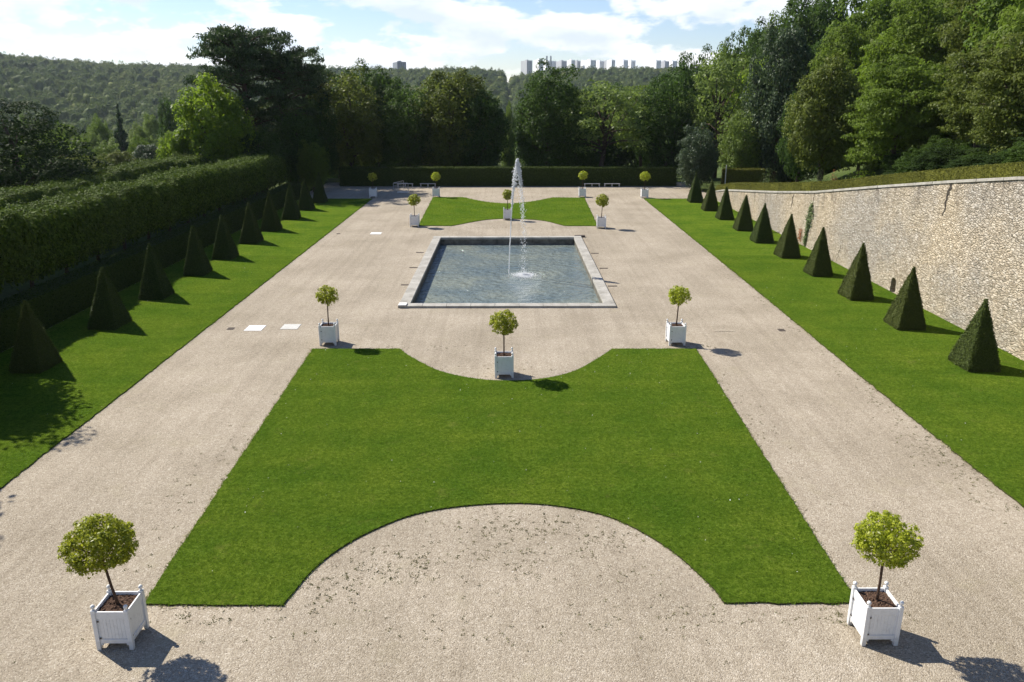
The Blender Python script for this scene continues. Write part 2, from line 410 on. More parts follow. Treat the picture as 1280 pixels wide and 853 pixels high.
def make_terrain():
    m, nt, ns, ln, bs, out = newmat('woodland_ground')
    tc = ns.new('ShaderNodeTexCoord'); P = tc.outputs['Object']
    n = noise(ns, ln, P, .12, 6, .65)
    r = ramp(ns, [(.3, (.035, .045, .016)), (.5, (.05, .075, .02)), (.7, (.09, .115, .035))]); ln.new(n.outputs['Fac'], r.inputs[0])
    n2 = noise(ns, ln, P, 3, 6, .7)
    r2 = ramp(ns, [(.3, (.65, .65, .65)), (.65, (1.2, 1.2, 1.1))]); ln.new(n2.outputs['Fac'], r2.inputs[0])
    c = mixc(ns, ln, r.outputs[0], r2.outputs[0], 1, 'MULTIPLY')
    ln.new(c, bs.inputs['Base Color']); bs.inputs['Roughness'].default_value = .95; bs.inputs['Specular IOR Level'].default_value = .1
    b = ns.new('ShaderNodeBump'); b.inputs['Strength'].default_value = .6; b.inputs['Distance'].default_value = .1
    ln.new(n2.outputs['Fac'], b.inputs['Height']); ln.new(b.outputs[0], bs.inputs['Normal'])
    return m
M['terrain'] = make_terrain()
M['avenue'] = plain('avenue_grass', (.16, .19, .07), .95, .1, nscale=.02, namt=.2)

# ------------------------------------------------------------------ terrain
WALL_X, WALL_T = 24.0, 1.3
WY = [-10, 20, 37.5, 43.8, 52.0, 58.95, 62.9, 74.2, 89.4, 97.0]
WZ = [10.6, 9.9, 8.25, 7.4, 6.22, 5.17, 4.58, 3.25, 1.64, .45]
def wall_top(y): return float(np.interp(y, WY, WZ))
def smooth(t): t = min(1, max(0, t)); return t * t * (3 - 2 * t)
RIDGE_PX = [-250, 0, 90, 200, 330, 430, 520, 600, 632, 645, 700, 860, 1000, 1400]
RIDGE_Y = [63, 68, 77, 83, 84, 85, 86, 84, 89, 92, 85, 85, 84, 75]
def ridge_z(x, y):
    px = 635 + (x / max(y, 1)) * FPX * cp * .985
    yy = np.interp(px, RIDGE_PX, RIDGE_Y)
    return 12 + 1500 * (115 - yy) / FPX / cp ** 2 * .97 - 25
def height(x, y):
    z = 0.0
    r = math.hypot(x, y)
    # valley on the left and beyond the garden
    dl = max(0, -46 - x); db = max(0, y - 118)
    fall = 0.0
    if x < 30: fall = max(0.30 * dl, 0.16 * db)
    else: fall = 0.16 * db * (1 - smooth((x - 30) / 40))
    z -= 36 * (1 - math.exp(-fall / 36))
    # the bank behind the wall and the wooded slope
    if x > 24.2:
        if y < 98: z = max(z, wall_top(y) - .12)
        s = x - 31 - .30 * max(0, y - 92)
        z += .42 * max(0, s) if s < 90 else .42 * 90
    if r > 380 and y > 0:
        t = smooth((r - 380) / 1120)
        zz = -36 + (ridge_z(x, y) + 36) * t
        if x > 24: zz = max(zz, z - (r - 380) * .05)
        z = zz if r > 480 else z + (zz - z) * (r - 380) / 100
    return z
def base_z(x, y):
    """terrain sheet itself: sunk under the garden terrace, whose gravel sheet covers it"""
    if -24.6 < x < 24.2 and -20 < y < 111: return -3.0
    return height(x, y) - .03
gx = [-3000, -2400, -1900, -1500, -1200, -1000, -850, -700, -600, -500, -420, -350, -290, -240, -200, -170, -145, -125, -110, -100, -90, -80, -72, -64, -56, -50, -46, -40, -34, -29, -25.4, -24.55, -15, 0, 15, 24.15, 25.1, 28, 31, 35, 40, 46, 52, 60, 68, 76, 85, 95, 105, 120, 140, 165, 195, 230, 280, 340, 420, 500, 600, 720, 860, 1000, 1200, 1500, 1900, 2400, 3000]
gy = [-400, -200, -80, -40, -20.2, -19.9, 0, 15, 26, 37, 44, 52, 59, 66, 74, 82, 89, 97, 98.2, 104, 110.8, 111.6, 114, 118, 124, 130, 138, 146, 156, 168, 182, 198, 216, 238, 265, 300, 340, 380, 420, 470, 530, 600, 680, 770, 870, 980, 1100, 1230, 1370, 1520, 1700, 1900, 2200, 2600, 3000]
tv = [(x, y, base_z(x, y)) for y in gy for x in gx]
nx = len(gx)
tf = [(j*nx+i, j*nx+i+1, (j+1)*nx+i+1, (j+1)*nx+i) for j in range(len(gy)-1) for i in range(nx-1)]
tme = np_mesh('terrain', tv, tf, smooth=True)
terrain = mesh_obj('terrain', tme, None, [M['terrain']]); tag(terrain, kind='structure')

# gravel court: a sheet with a rectangular hole for the pool
PX0, PX1, PY0, PY1 = -6.42, 6.28, 44.75, 68.25     # outer edge of the coping
gb = MB()
GX0, GX1, GY0, GY1 = -25.0, 24.6, -19.0, 112.0
def quadsheet(b, x0, x1, y0, y1, z): b.add([(x0,y0,z),(x1,y0,z),(x1,y1,z),(x0,y1,z)], [(0,1,2,3)])
ix0, ix1, iy0, iy1 = PX0+.1, PX1-.1, PY0+.1, PY1-.1
xs = [GX0, ix0, ix1, GX1]; ys = [GY0, iy0, iy1, GY1]
vs = [(x, y, 0) for y in ys for x in xs]
fs = [(j*4+i, j*4+i+1, (j+1)*4+i+1, (j+1)*4+i) for j in range(3) for i in range(3) if not (i == 1 and j == 1)]
gb.add(vs, fs)
# side court to the right beyond the lawn, where the path leaves the terrace
gravel = gb.build('gravel_court', M['gravel']); tag(gravel, kind='structure')

# ------------------------------------------------------------------ lawns
def catmull(pts, sub=6):
    out = []
    for i in range(len(pts)-1):
        p0 = np.array(pts[max(i-1, 0)]); p1 = np.array(pts[i]); p2 = np.array(pts[i+1]); p3 = np.array(pts[min(i+2, len(pts)-1)])
        for k in range(sub):
            t = k / sub
            out.append(tuple(.5*((2*p1)+(-p0+p2)*t+(2*p0-5*p1+4*p2-p3)*t*t+(-p0+3*p1-3*p2+p3)*t**3)))
    out.append(tuple(pts[-1])); return out
def wobble(poly, step=.18, amp=.014, seed=0):
    rg = np.random.default_rng(seed); out = []
    for i in range(len(poly)):
        a = np.array(poly[i][:2], float); b = np.array(poly[(i+1) % len(poly)][:2], float)
        L = np.linalg.norm(b-a); n = max(1, int(L/step)); nrm = np.array([-(b-a)[1], (b-a)[0]])/max(L, 1e-6)
        for k in range(n):
            p = a+(b-a)*k/n
            if k: p = p + nrm*(rg.normal(0, amp)+.012*math.sin(p[0]*1.7+seed)*math.sin(p[1]*1.3+2*seed)+.008*math.sin(p[0]*5+p[1]*4.3))
            out.append((p[0], p[1]))
    return out
LAWN_H = .045
def lawn(poly, h=LAWN_H):
    bm = bmesh.new()
    top = [bm.verts.new((x, y, h)) for x, y in poly]; bot = [bm.verts.new((x, y, -.02)) for x, y in poly]
    f = bm.faces.new(top); f.normal_update()
    if f.normal.z < 0: f.normal_flip()
    sides = []
    n = len(poly)
    for i in range(n):
        sides.append(bm.faces.new((bot[i], bot[(i+1) % n], top[(i+1) % n], top[i])))
    for s in sides: s.material_index = 1
    bmesh.ops.triangulate(bm, faces=[f])
    bmesh.ops.recalc_face_normals(bm, faces=sides)
    me = bpy.data.meshes.new('lawn'); bm.to_mesh(me); bm.free()
    # top faces must look up
    o = mesh_obj('lawn', me, None, [M['lawn'], M['edge_soil']]); tag(o, kind='structure'); return o
bot_arc = catmull([(-5.52, 16.66), (-5.42, 17.1), (-5.03, 18.45), (-4.19, 19.8), (-2.76, 21.05), (-.87, 21.61), (1.08, 21.6), (2.94, 20.87), (4.3, 19.3), (5.09, 17.54), (5.29, 16.7)])
top_arc = catmull([(5.06, 36.93), (4.43, 35.83), (3.04, 33.79), (1.56, 32.75), (-.19, 32.46), (-1.77, 32.87), (-3.27, 33.93), (-4.69, 35.87), (-5.29, 36.98)])
central = [(-8.95, 16.7)] + bot_arc + [(8.55, 16.68), (9.16, 36.91)] + top_arc + [(-9.55, 37.0)]
far_near = catmull([(-5.3, 74.35), (-4.6, 75.2), (-3.49, 76.69), (-2.0, 78.2), (-.2, 78.75), (1.8, 78.4), (3.5, 77.4), (4.6, 75.6), (5.3, 74.3)])
far_far = catmull([(5.4, 95.2), (4.4, 93.9), (3.19, 92.2), (1.5, 90.6), (-.2, 90.0), (-2.2, 91.0), (-4.0, 93.3), (-4.9, 94.8), (-5.4, 95.5)])
farlawn = [(-8.4, 74.5)] + far_near + [(8.35, 74.25), (9.0, 95.0)] + far_far + [(-8.9, 95.5)]
leftlawn = [(-24.35, 8), (-16.2, 8), (-16.05, 30), (-16.03, 46), (-15.99, 67), (-15.97, 94.2), (-24.35, 94.2)]
rightlawn = [(15.62, 8), (WALL_X + .02, 8), (WALL_X + .02, 94), (15.93, 94), (15.78, 63.4), (15.68, 46.6), (15.56, 35.3), (15.53, 27)]
polys = {'central': wobble(central, seed=1), 'far': wobble(farlawn, seed=2), 'left': wobble(leftlawn, .2, .016, 3), 'right': wobble(rightlawn, .2, .02, 4)}
for k in polys: lawn(polys[k])

def in_poly(P, poly):
    x, y = P[:, 0], P[:, 1]; inside = np.zeros(len(P), bool); n = len(poly)
    px = np.array([p[0] for p in poly]); py = np.array([p[1] for p in poly]); j = n-1
    for i in range(n):
        c = ((py[i] > y) != (py[j] > y)) & (x < (px[j]-px[i])*(y-py[i])/(py[j]-py[i]+1e-12)+px[i])
        inside ^= c; j = i
    return inside
def blades(P, z0, hgt, wid, rng, lean=.5):
    N = len(P); a = rng.uniform(0, 2*PI, N); d = np.stack([np.cos(a), np.sin(a)], 1)
    l = rng.normal(0, lean, (N, 2)) * hgt[:, None]
    v = np.empty((N, 3, 3))
    v[:, 0, :2] = P - d*wid[:, None]*.5; v[:, 1, :2] = P + d*wid[:, None]*.5; v[:, 2, :2] = P + l
    v[:, 0, 2] = z0; v[:, 1, 2] = z0; v[:, 2, 2] = z0 + hgt
    return v.reshape(-1, 3), np.arange(N*3).reshape(N, 3)
rg = np.random.default_rng(5); gparts = []
def scatter(poly, x0, x1, y0, y1, n):
    P = np.stack([rg.uniform(x0, x1, n), rg.uniform(y0, y1, n)], 1); return P[in_poly(P, poly)]
for key, box, n in (('central', (-9.6, 9.3, 16.6, 37.1), 190000), ('left', (-24.3, -16, 20, 60), 90000), ('right', (15.5, 24, 20, 60), 110000), ('far', (-9, 9.1, 74, 95.6), 20000)):
    P = scatter(polys[key], *box, n); k = 1 if key != 'far' else 1.8
    gparts.append(blades(P, LAWN_H-.004, rg.uniform(.015, .04, len(P))*k, rg.uniform(.014, .03, len(P))*k, rg, .6))
for key in polys:                                         # overhanging fringe along every cut edge
    poly = polys[key]
    for i in range(len(poly)):
        a = np.array(poly[i]); b = np.array(poly[(i+1) % len(poly)]); L = np.linalg.norm(b-a)
        if a[0] > 23.9 and b[0] > 23.9: continue
        m_ = int(L*(55 if a[1] < 45 else 22))
        if m_ < 1: continue
        P = a + (b-a)*rg.uniform(0, 1, (m_, 1)) + rg.normal(0, .025, (m_, 2))
        k = 1 if a[1] < 45 else 1.7
        gparts.append(blades(P, LAWN_H-.03, rg.uniform(.03, .075, m_)*k, rg.uniform(.015, .035, m_)*k, rg, .7))
gv, gf = cat_mesh(gparts)
gr = mesh_obj('grass', np_mesh('grass', gv, gf), None, [M['grass_blade']]); tag(gr, 'short mown green grass on the lawns', 'grass', kind='stuff')

# weeds in the gravel
wp = []
def weedpatch(cx, cy, rx, ry, n, clump=7):
    n = int(n*.72)
    c = np.stack([rg.normal(cx, rx, n), rg.normal(cy, ry, n)], 1)
    ok = np.ones(n, bool)
    for k in polys: ok &= ~in_poly(c, polys[k])
    c = c[ok]
    P = np.repeat(c, clump, 0) + rg.normal(0, .035, (len(c)*clump, 2))
    wp.append(blades(P, np.zeros(len(P)), rg.uniform(.010, .034, len(P)), rg.uniform(.022, .05, len(P)), rg, .9))
for args in [(-3.6, 18.2, .7, .5, 70), (-2.4, 18.4, .5, .35, 50), (-4.6, 17.3, .5, .4, 50), (.1, 20.6, 1.0, .45, 80), (1.2, 20.3, .6, .4, 40), (-.3, 19.5, .8, .4, 40), (2.6, 19.4, .6, .5, 30), (.6, 18.4, .5, .3, 20),
             (0, 18.5, 3, 1.3, 150), (-2, 15.8, 3, .6, 60), (4.5, 16.2, 1.5, .4, 50), (-7.5, 16.3, .8, .25, 40), (8.0, 16.2, .7, .2, 40), (-.3, 33.6, 2, .6, 50), (-9.7, 24, .5, 4, 70), (9.2, 27, .5, 5, 70), (15.0, 27, .35, 5, 140), (14.8, 24, .5, 2, 80), (15.2, 45, .25, 9, 90), (9.2, 37.4, .6, .25, 50), (-4, 37.3, 2, .2, 30), (0, 73.6, 3, .4, 50), (0, 96.3, 8, .5, 60)]: weedpatch(*args)
wv, wf = cat_mesh(wp)
w_o = mesh_obj('weeds', np_mesh('weeds', wv, wf), None, [M['weed']]); tag(w_o, 'small weeds and moss tufts sprouting in the gravel', 'weeds', kind='stuff')
# dry trimmings lying along the sunny lawn edges
dp = []
for (ax, ay), (bx_, by_), m_ in (((-8.97, 16.7), (-9.57, 37.0), 1500), ((8.58, 16.7), (9.18, 36.9), 900), ((15.50, 20), (15.66, 62), 1500), ((-5.5, 16.62), (-8.95, 16.66), 160), ((-9.55, 37.04), (-5.4, 37.04), 260), ((9.1, 36.97), (5.1, 36.97), 260)):
    t = rg.uniform(0, 1, (m_, 1)); keep = (np.sin(t[:, 0]*37+ax)+np.sin(t[:, 0]*91)*.7+rg.normal(0, .6, m_)) > -.5; t = t[keep]
    P = np.array([ax, ay])*(1-t)+np.array([bx_, by_])*t+rg.normal(0, .05, (len(t), 2))
    dp.append(blades(P, np.zeros(len(P)), rg.uniform(.02, .07, len(P)), rg.uniform(.02, .05, len(P)), rg, 1.0))
dv, df = cat_mesh(dp)
d_o = mesh_obj('dry_grass', np_mesh('dry_grass', dv, df), None, [M['dry_blade']]); tag(d_o, 'pale dry grass trimmings along the lawn edges', 'dry grass', kind='stuff')
# fallen petals
n = 150
P = np.concatenate([np.stack([rg.uniform(-9, 9, n), rg.uniform(16.4, 37, n)], 1), np.stack([rg.uniform(15.2, 24, 60), rg.uniform(22, 60, 60)], 1), np.stack([rg.uniform(-24, -16, 25), rg.uniform(22, 60, 25)], 1)])
v, f = leaf_quads(np.column_stack([P, np.full(len(P), LAWN_H+.03)]), np.array([0, 0, 1.0]) + rg.normal(0, .3, (len(P), 3)), rg.uniform(.02, .055, len(P)), .6, rg)
po = mesh_obj('fallen_petals', np_mesh('fallen_petals', v, f), None, [M['white_stone']]); tag(po, 'scattered small whitish petals and dry leaves on the lawns', 'petals', kind='stuff')

# ------------------------------------------------------------------ pool
pool = empty('pool', (0, 56.5, 0)); tag(pool, 'rectangular stone rimmed pool with a dark basin in the gravel court', 'pool')
CW, CH = .66, .13
def local(b, name, mat, parent, **kw):
    """build in world coordinates, then hang under an unrotated parent"""
    o = b.build(name, mat, None, **kw); o.parent = parent; o.matrix_parent_inverse = Matrix.Translation(-Vector(parent.location)); return o
def coping_run(ax, lo, hi, fixed0, fixed1, nst):
    b = MB(); step = (hi-lo)/nst
    for i in range(nst):
        a0 = lo+i*step+(.006 if i else 0); a1 = lo+(i+1)*step-(.006 if i < nst-1 else 0); dz = random.uniform(-.006, .006)
        if ax == 'x': b.box(a0, a1, fixed0, fixed1, -.05, CH+dz)
        else: b.box(fixed0, fixed1, a0, a1, -.05, CH+dz)
    return b
local(coping_run('x', PX0, PX1, PY0, PY0+CW, 9), 'coping', M['coping'], pool, bevel=.012)
local(coping_run('x', PX0, PX1, PY1-CW, PY1, 9), 'coping', M['coping'], pool, bevel=.012)
local(coping_run('y', PY0+CW+.004, PY1-CW-.004, PX0, PX0+CW, 14), 'coping', M['coping'], pool, bevel=.012)
local(coping_run('y', PY0+CW+.004, PY1-CW-.004, PX1-CW, PX1, 14), 'coping', M['coping'], pool, bevel=.012)
for (x0, x1, y0, y1) in ((PX0+.2, PX1-.2, PY0+.2, PY0+CW-.05), (PX0+.2, PX1-.2, PY1-CW+.05, PY1-.2), (PX0+.2, PX0+CW-.05, PY0+CW-.05, PY1-CW+.05), (PX1-CW+.05, PX1-.2, PY0+CW-.05, PY1-CW+.05)):
    b = MB(); b.box(x0, x1, y0, y1, -1.4, -.052); local(b, 'basin_wall', M['basin_wall'], pool)
b = MB(); b.box(PX0+.2, PX1-.2, PY0+.2, PY1-.2, -1.6, -1.402); local(b, 'basin_floor', M['basin_wall'], pool)
wb = MB(); quadsheet(wb, PX0+CW-.06, PX1-CW+.06, PY0+CW-.06, PY1-CW+.06, -.5)
wo = wb.build('water', M['water']); tag(wo, kind='structure')
b = MB(); cx, cy = G(503, 383, .13); b.box(cx-.26, cx+.22, 44.72, 45.3, .135, .2)
o = b.build('corner_stone', M['white_stone'], None, bevel=.012); tag(o, 'bright white stone block on the near left corner of the pool rim', 'stone block')
# ------------------------------------------------------------------ fountain
fr = np.random.default_rng(21)
FX, FY, FZ = .04, 55.35, -.5
LX, LY = 1.15, 55.6                                     # where the falling water lands
APX = (.62, 55.5, 7.5)
def ico(sub=1):
    bm = bmesh.new(); bmesh.ops.create_icosphere(bm, subdivisions=sub, radius=1)
    v = np.array([x.co[:] for x in bm.verts]); f = np.array([[q.index for q in t.verts] for t in bm.faces]); bm.free(); return v, f
ICO = ico(1)
def drops(P, rad, stretch=1.0):
    v0, f0 = ICO; N = len(P); s = np.ones((N, 1, 3)); s[:, :, 2] = np.asarray(stretch).reshape(-1, 1)
    v = P[:, None, :] + v0[None]*np.asarray(rad).reshape(-1, 1, 1)*s
    f = f0[None] + (np.arange(N)*len(v0))[:, None, None]
    return v.reshape(-1, 3), f.reshape(-1, 3)
def jet_pos(t):      # 0 at nozzle .. 1 at apex, parabola-like
    return np.stack([FX+(APX[0]-FX)*t**1.0*(.45+.55*t), FY+(APX[1]-FY)*t, FZ+(APX[2]-FZ)*(1-(1-t)**1.25)], -1)
def fall_pos(t):
    return np.stack([APX[0]+(LX-APX[0])*(1-(1-t)**1.8)*.98, APX[1]+(LY-APX[1])*t, APX[2]+(FZ-APX[2])*t**1.35], -1)
fountain = empty('fountain_jet', (FX, FY, FZ)); tag(fountain, 'tall leaning jet of white water rising from the pool and falling back', 'fountain')
inv = Matrix.Translation(-Vector(fountain.location))
jb = MB(); ts = np.linspace(0, .72, 40); pp = jet_pos(ts)
jb.tube([tuple(p + np.array([fr.normal(0, .006), 0, 0])) for p in pp], [float(.026+.012*t+abs(fr.normal(0, .006))) for t in ts], 8)
o = jb.build('water_column', M['spray'], None, smooth=True); o.parent = fountain; o.matrix_parent_inverse = inv
n = 1050; t = fr.uniform(.3, 1, n)**.8; P = jet_pos(t); wdt = .012+.075*np.clip((t-.5)/.3, 0, 1)*np.clip((1.02-t)/.16, .15, 1)
P = P + fr.normal(0, 1, (n, 3))*wdt[:, None]*np.array([1, 1, .6])
v1 = drops(P, fr.uniform(.008, .026, n), fr.uniform(1, 3.0, n))
n = 240; dz = np.abs(fr.normal(0, .85, n)); P = np.array(APX)+np.stack([.06+fr.normal(0, .03, n)+fr.normal(0, .11, n)*np.clip(dz, .1, 1.2), fr.normal(0, .10, n)*np.clip(dz, .15, 1.2), .15-dz], 1)
v2 = drops(P, fr.uniform(.012, .034, n), fr.uniform(1, 2.2, n))
cv, cf = cat_mesh([v1, v2]); o = mesh_obj('rising_spray', np_mesh('rising_spray', cv, cf, smooth=True), None, [M['spray']]); o.parent = fountain; o.matrix_parent_inverse = inv
n = 800; t = fr.uniform(0, 1, n)**1.25; P = fall_pos(t); P = P + fr.normal(0, 1, (n, 3))*(.05+.09*t)[:, None]
v1 = drops(P, fr.uniform(.009, .03, n)*(1.1-.4*t), fr.uniform(1, 3, n))
n = 420; t = fr.uniform(0, .3, n); P = fall_pos(t)+fr.normal(0, .05, (n, 3)); v2 = drops(P, fr.uniform(.015, .045, n), fr.uniform(1, 2.5, n))
cv, cf = cat_mesh([v1, v2]); o = mesh_obj('falling_spray', np_mesh('falling_spray', cv, cf, smooth=True), None, [M['spray']]); o.parent = fountain; o.matrix_parent_inverse = inv
# foam where it lands: a low mound of bubbles
n = 3800; r_ = np.abs(fr.normal(0, .52, n)); a = fr.uniform(0, 2*PI, n); P = np.stack([LX+r_*np.cos(a)*1.0, LY+r_*np.sin(a)*1.15, FZ+.012+np.abs(fr.normal(0, .05, n))*np.exp(-r_*2)], 1)
v1 = drops(P, fr.uniform(.008, .03, n)*np.exp(-r_*.4))
n = 160; a = fr.uniform(0, 2*PI, n); r_ = np.abs(fr.normal(0, .25, n)); P = np.stack([LX+r_*np.cos(a), LY+r_*np.sin(a), FZ+np.abs(fr.normal(0, .3, n))], 1); v2 = drops(P, fr.uniform(.008, .02, n))
cv, cf = cat_mesh([v1, v2]); o = mesh_obj('foam_splash', np_mesh('foam_splash', cv, cf, smooth=True), None, [M['spray']]); o.parent = fountain; o.matrix_parent_inverse = inv
b = MB(); b.lathe([(.001, -.9), (.09, -.9), (.09, -.2), (.05, .0), (.001, .02)], (FX, FY, FZ), 10); o = b.build('nozzle', M['iron'], None); o.parent = fountain; o.matrix_parent_inverse = inv

# ------------------------------------------------------------------ small things let into the gravel
def slab(px, py, wx, wy, mat, name, label, cat, h=.02, rz=0):
    x, y = G(px, py); b = MB(); b.box(-wx/2, wx/2, -wy/2, wy/2, -.02, h)
    o = b.build(name, mat, None, bevel=.006); o.location = (x, y, 0); o.rotation_euler.z = rz; tag(o, label, cat); return o
slab(319, 410.5, .92, 1.0, M['white_stone'], 'slab_cover', 'bright white square slab in the left path, the one farther from the planter', 'slab')
slab(363.5, 408.8, .92, .95, M['pale_stone'], 'slab_cover', 'greyer pale slab in the left path, nearer the planter', 'slab')
slab(470, 292, .95, 1.0, M['white_stone'], 'slab_cover', 'small white slab in the left path beyond the pool corner', 'slab')
slab(504, 240.3, 1.5, .7, M['white_stone'], 'slab_cover', 'white slab at the foot of the metal barrier', 'slab')
o = slab(902, 411, 1.0, 1.1, M['gravel'], 'slab_cover', 'gravel coloured inspection cover in the right path', 'inspection cover', .018)
def grate(px, py, wx, wy, label, n=5):
    x, y = G(px, py); t = empty('drain_grate', (x, y, 0)); tag(t, label, 'drain', 'iron drains in the gravel')
    b = MB(); b.box(-wx/2, wx/2, -wy/2, -wy/2+.03, -.03, .016); b.box(-wx/2, wx/2, wy/2-.03, wy/2, -.03, .016); b.box(-wx/2, -wx/2+.03, -wy/2+.031, wy/2-.031, -.03, .016); b.box(wx/2-.03, wx/2, -wy/2+.031, wy/2-.031, -.03, .016)
    b.build('frame', M['iron'], t)
    b = MB()
    for i in range(n):
        xx = -wx/2+.06+(wx-.12)*i/(n-1); b.box(xx-.012, xx+.012, -wy/2+.032, wy/2-.032, -.02, .012)
    b.box(-wx/2+.031, wx/2-.031, -wy/2+.031, wy/2-.031, -.05, .004)
    b.build('grille', M['iron'], t)
grate(288.5, 411.2, .34, .4, 'small iron drain grate in the left path beside the white slab')
grate(977, 413, .34, .4, 'small iron drain grate in the right path near the lawn edge')
grate(474, 291.0, .3, .4, 'tiny iron drain grate in the left path beyond the pool')
grate(423, 292.5, .3, .35, 'small iron grate at the left path edge level with the far planters')
grate(845, 250.5, .4, .8, 'small dark grate in the right path near the far lawn corner')
for (px, py, lb) in ((507, 356.5, 'thin dark drain slot left of the pool, nearest to the camera'), (517, 334.8, 'thin dark drain slot left of the pool, the middle one'), (525, 316, 'thin dark drain slot left of the pool, farthest from the camera'),
                     (765.5, 358, 'thin dark drain slot right of the pool, nearest to the camera'), (754.5, 335.7, 'thin dark drain slot right of the pool, the middle one'), (743.5, 317, 'thin dark drain slot right of the pool, farthest from the camera')):
    x, y = G(px, py); t = empty('drain_slot', (x, y, 0)); tag(t, lb, 'drain', 'drain slots beside the pool')
    b = MB(); b.box(-.3, .3, -.1, -.06, -.02, .02); b.box(-.3, .3, .06, .1, -.02, .02); b.build('frame', M['iron'], t)
    b = MB(); b.box(-.29, .29, -.058, .058, -.04, .006); b.build('channel', M['iron'], t)
x, y = G(725, 297.2); b = MB(); b.box(-.45, .45, -.2, .2, -.02, .16)
o = b.build('valve_box', M['iron'], None, bevel=.02); o.location = (x, y+.25, 0); tag(o, 'low dark valve box at the far right corner of the pool', 'valve box')

# ------------------------------------------------------------------ potted trees
BW, BD, BH = .82, .84, 1.0
def crown_mesh(seed, rx, rz, nleaf=2600, leaf=.115, flat=0.0, tufts=85):
    rg = np.random.default_rng(seed)
    d = unit(rg.normal(size=(tufts, 3))); 
    rad = rg.uniform(.66, .9, tufts)
    tc = d*rad[:, None]*np.array([rx, rx, rz]); tr = rg.uniform(.13, .22, tufts)*rx
    k = rg.integers(0, tufts, nleaf)
    dd = unit(rg.normal(size=(nleaf, 3)) + d[k]*.8 + np.array([0, 0, .35]))
    c = tc[k] + dd*tr[k][:, None]*rg.uniform(.5, 1.05, (nleaf, 1))
    nr = dd + rg.normal(0, .55, (nleaf, 3)) + np.array([0, 0, .4])
    parts = [leaf_quads(c, nr, leaf*rg.uniform(.65, 1.25, nleaf), .42, rg, .08)]
    m = nleaf//5; ci = unit(rg.normal(size=(m, 3)))*(rg.uniform(0, .75, (m, 1))**.5)*np.array([rx, rx, rz])*.85
    parts.append(leaf_quads(ci, rg.normal(size=(m, 3)), leaf*rg.uniform(.8, 1.3, m), .5, rg))
    v, f = cat_mesh(parts); return np_mesh('crown', v, f)
def make_planter():
    t = empty('potted_tree')
    hw, hd = BW/2, BD/2
    # four panelled sides
    for side in range(4):
        b = MB(); L = (hw if side % 2 == 0 else hd)*2-.12
        def bx(a0, a1, z0, z1, t0, t1): b.box(a0, a1, t0, t1, z0, z1)
        bx(-L/2, L/2, .80, .985, -.012, .026)                       # top rail
        n = 9
        for i in range(n):                                           # narrow upright planks
            a0 = -L/2+L*i/n+.0007; a1 = -L/2+L*(i+1)/n-.0007; bx(a0, a1, .274, .796, -.014, .013)
        bx(-L/2, L/2, .16, .27, -.012, .026)                        # bottom rail
        bx(-L/2, -L/2+.09, .11, .158, -.010, .022); bx(L/2-.09, L/2, .11, .158, -.010, .022)   # brackets at the feet
        bx(-L/2, -L/2+.045, .07, .108, -.009, .02); bx(L/2-.045, L/2, .07, .108, -.009, .02)
        me = b.mesh('side_panel', bevel=.004)
        o = mesh_obj('side_panel', me, t, [M['white_paint']])
        for hz_ in (.30, .74):
            h = MB(); h.box(L/2-.075, L/2-.005, .0265, .036, hz_-.018, hz_+.018); hg = h.build('hinge', M['iron'], o)
        ang = side*PI/2
        off = (hd if side % 2 == 0 else hw)-.05
        # local +y is outward
        o.rotation_euler = (0, 0, ang+PI); o.location = (math.sin(ang)*off, -math.cos(ang)*off, 0)
    for sx in (-1, 1):
        for sy in (-1, 1):
            b = MB(); b.box(-.048, .048, -.048, .048, 0, 1.03)
            p = b.build('corner_post', M['white_paint'], t, bevel=.006); p.location = (sx*(hw-.045), sy*(hd-.045), 0)
            b = MB(); b.lathe([(.001, 1.03), (.04, 1.031), (.028, 1.045), (.022, 1.06), (.03, 1.072), (.045, 1.09), (.05, 1.112), (.045, 1.135), (.028, 1.155), (.001, 1.165)], (0, 0, 0), 12)
            f = b.build('finial', M['white_paint'], p, smooth=True)
    # liner + soil mound
    bm = bmesh.new(); bmesh.ops.create_grid(bm, x_segments=22, y_segments=22, size=1)
    for v in bm.verts:
        v.co.x *= hw-.068; v.co.y *= hd-.068
        v.co.z = .90+.035*math.exp(-(v.co.x**2+v.co.y**2)*9)+random.gauss(0, .009)
    me = bpy.data.meshes.new('soil'); bm.to_mesh(me); bm.free(); mesh_obj('soil', me, t, [M['soil']])
    return t
def stem_mesh(lean, hc, rx, seed):
    rg = random.Random(seed); b = MB()
    pts = [(0, 0, .86), (lean*.2, .005, 1.1), (lean*.45, -.008, 1.4), (lean*.75, .004, 1.75), (lean, 0, hc-.35*1), (lean, 0, hc)]
    b.tube(pts, [.042, .034, .03, .03, .028, .015], 8)
    for i in range(9):
        a = 2*PI*i/9+rg.uniform(-.3, .3); z0 = hc-rg.uniform(.15, .42); l = rx*rg.uniform(.55, .85)
        b.tube([(lean, 0, z0), (lean+math.cos(a)*l*.5, math.sin(a)*l*.5, z0+.12), (lean+math.cos(a)*l, math.sin(a)*l, z0+rg.uniform(.2, .5))], [.016, .01, .004], 5)
    return b.mesh('trunk', smooth=True)
proto_pot = make_planter()
PG = 'white boxed trees around the lawns and pool'
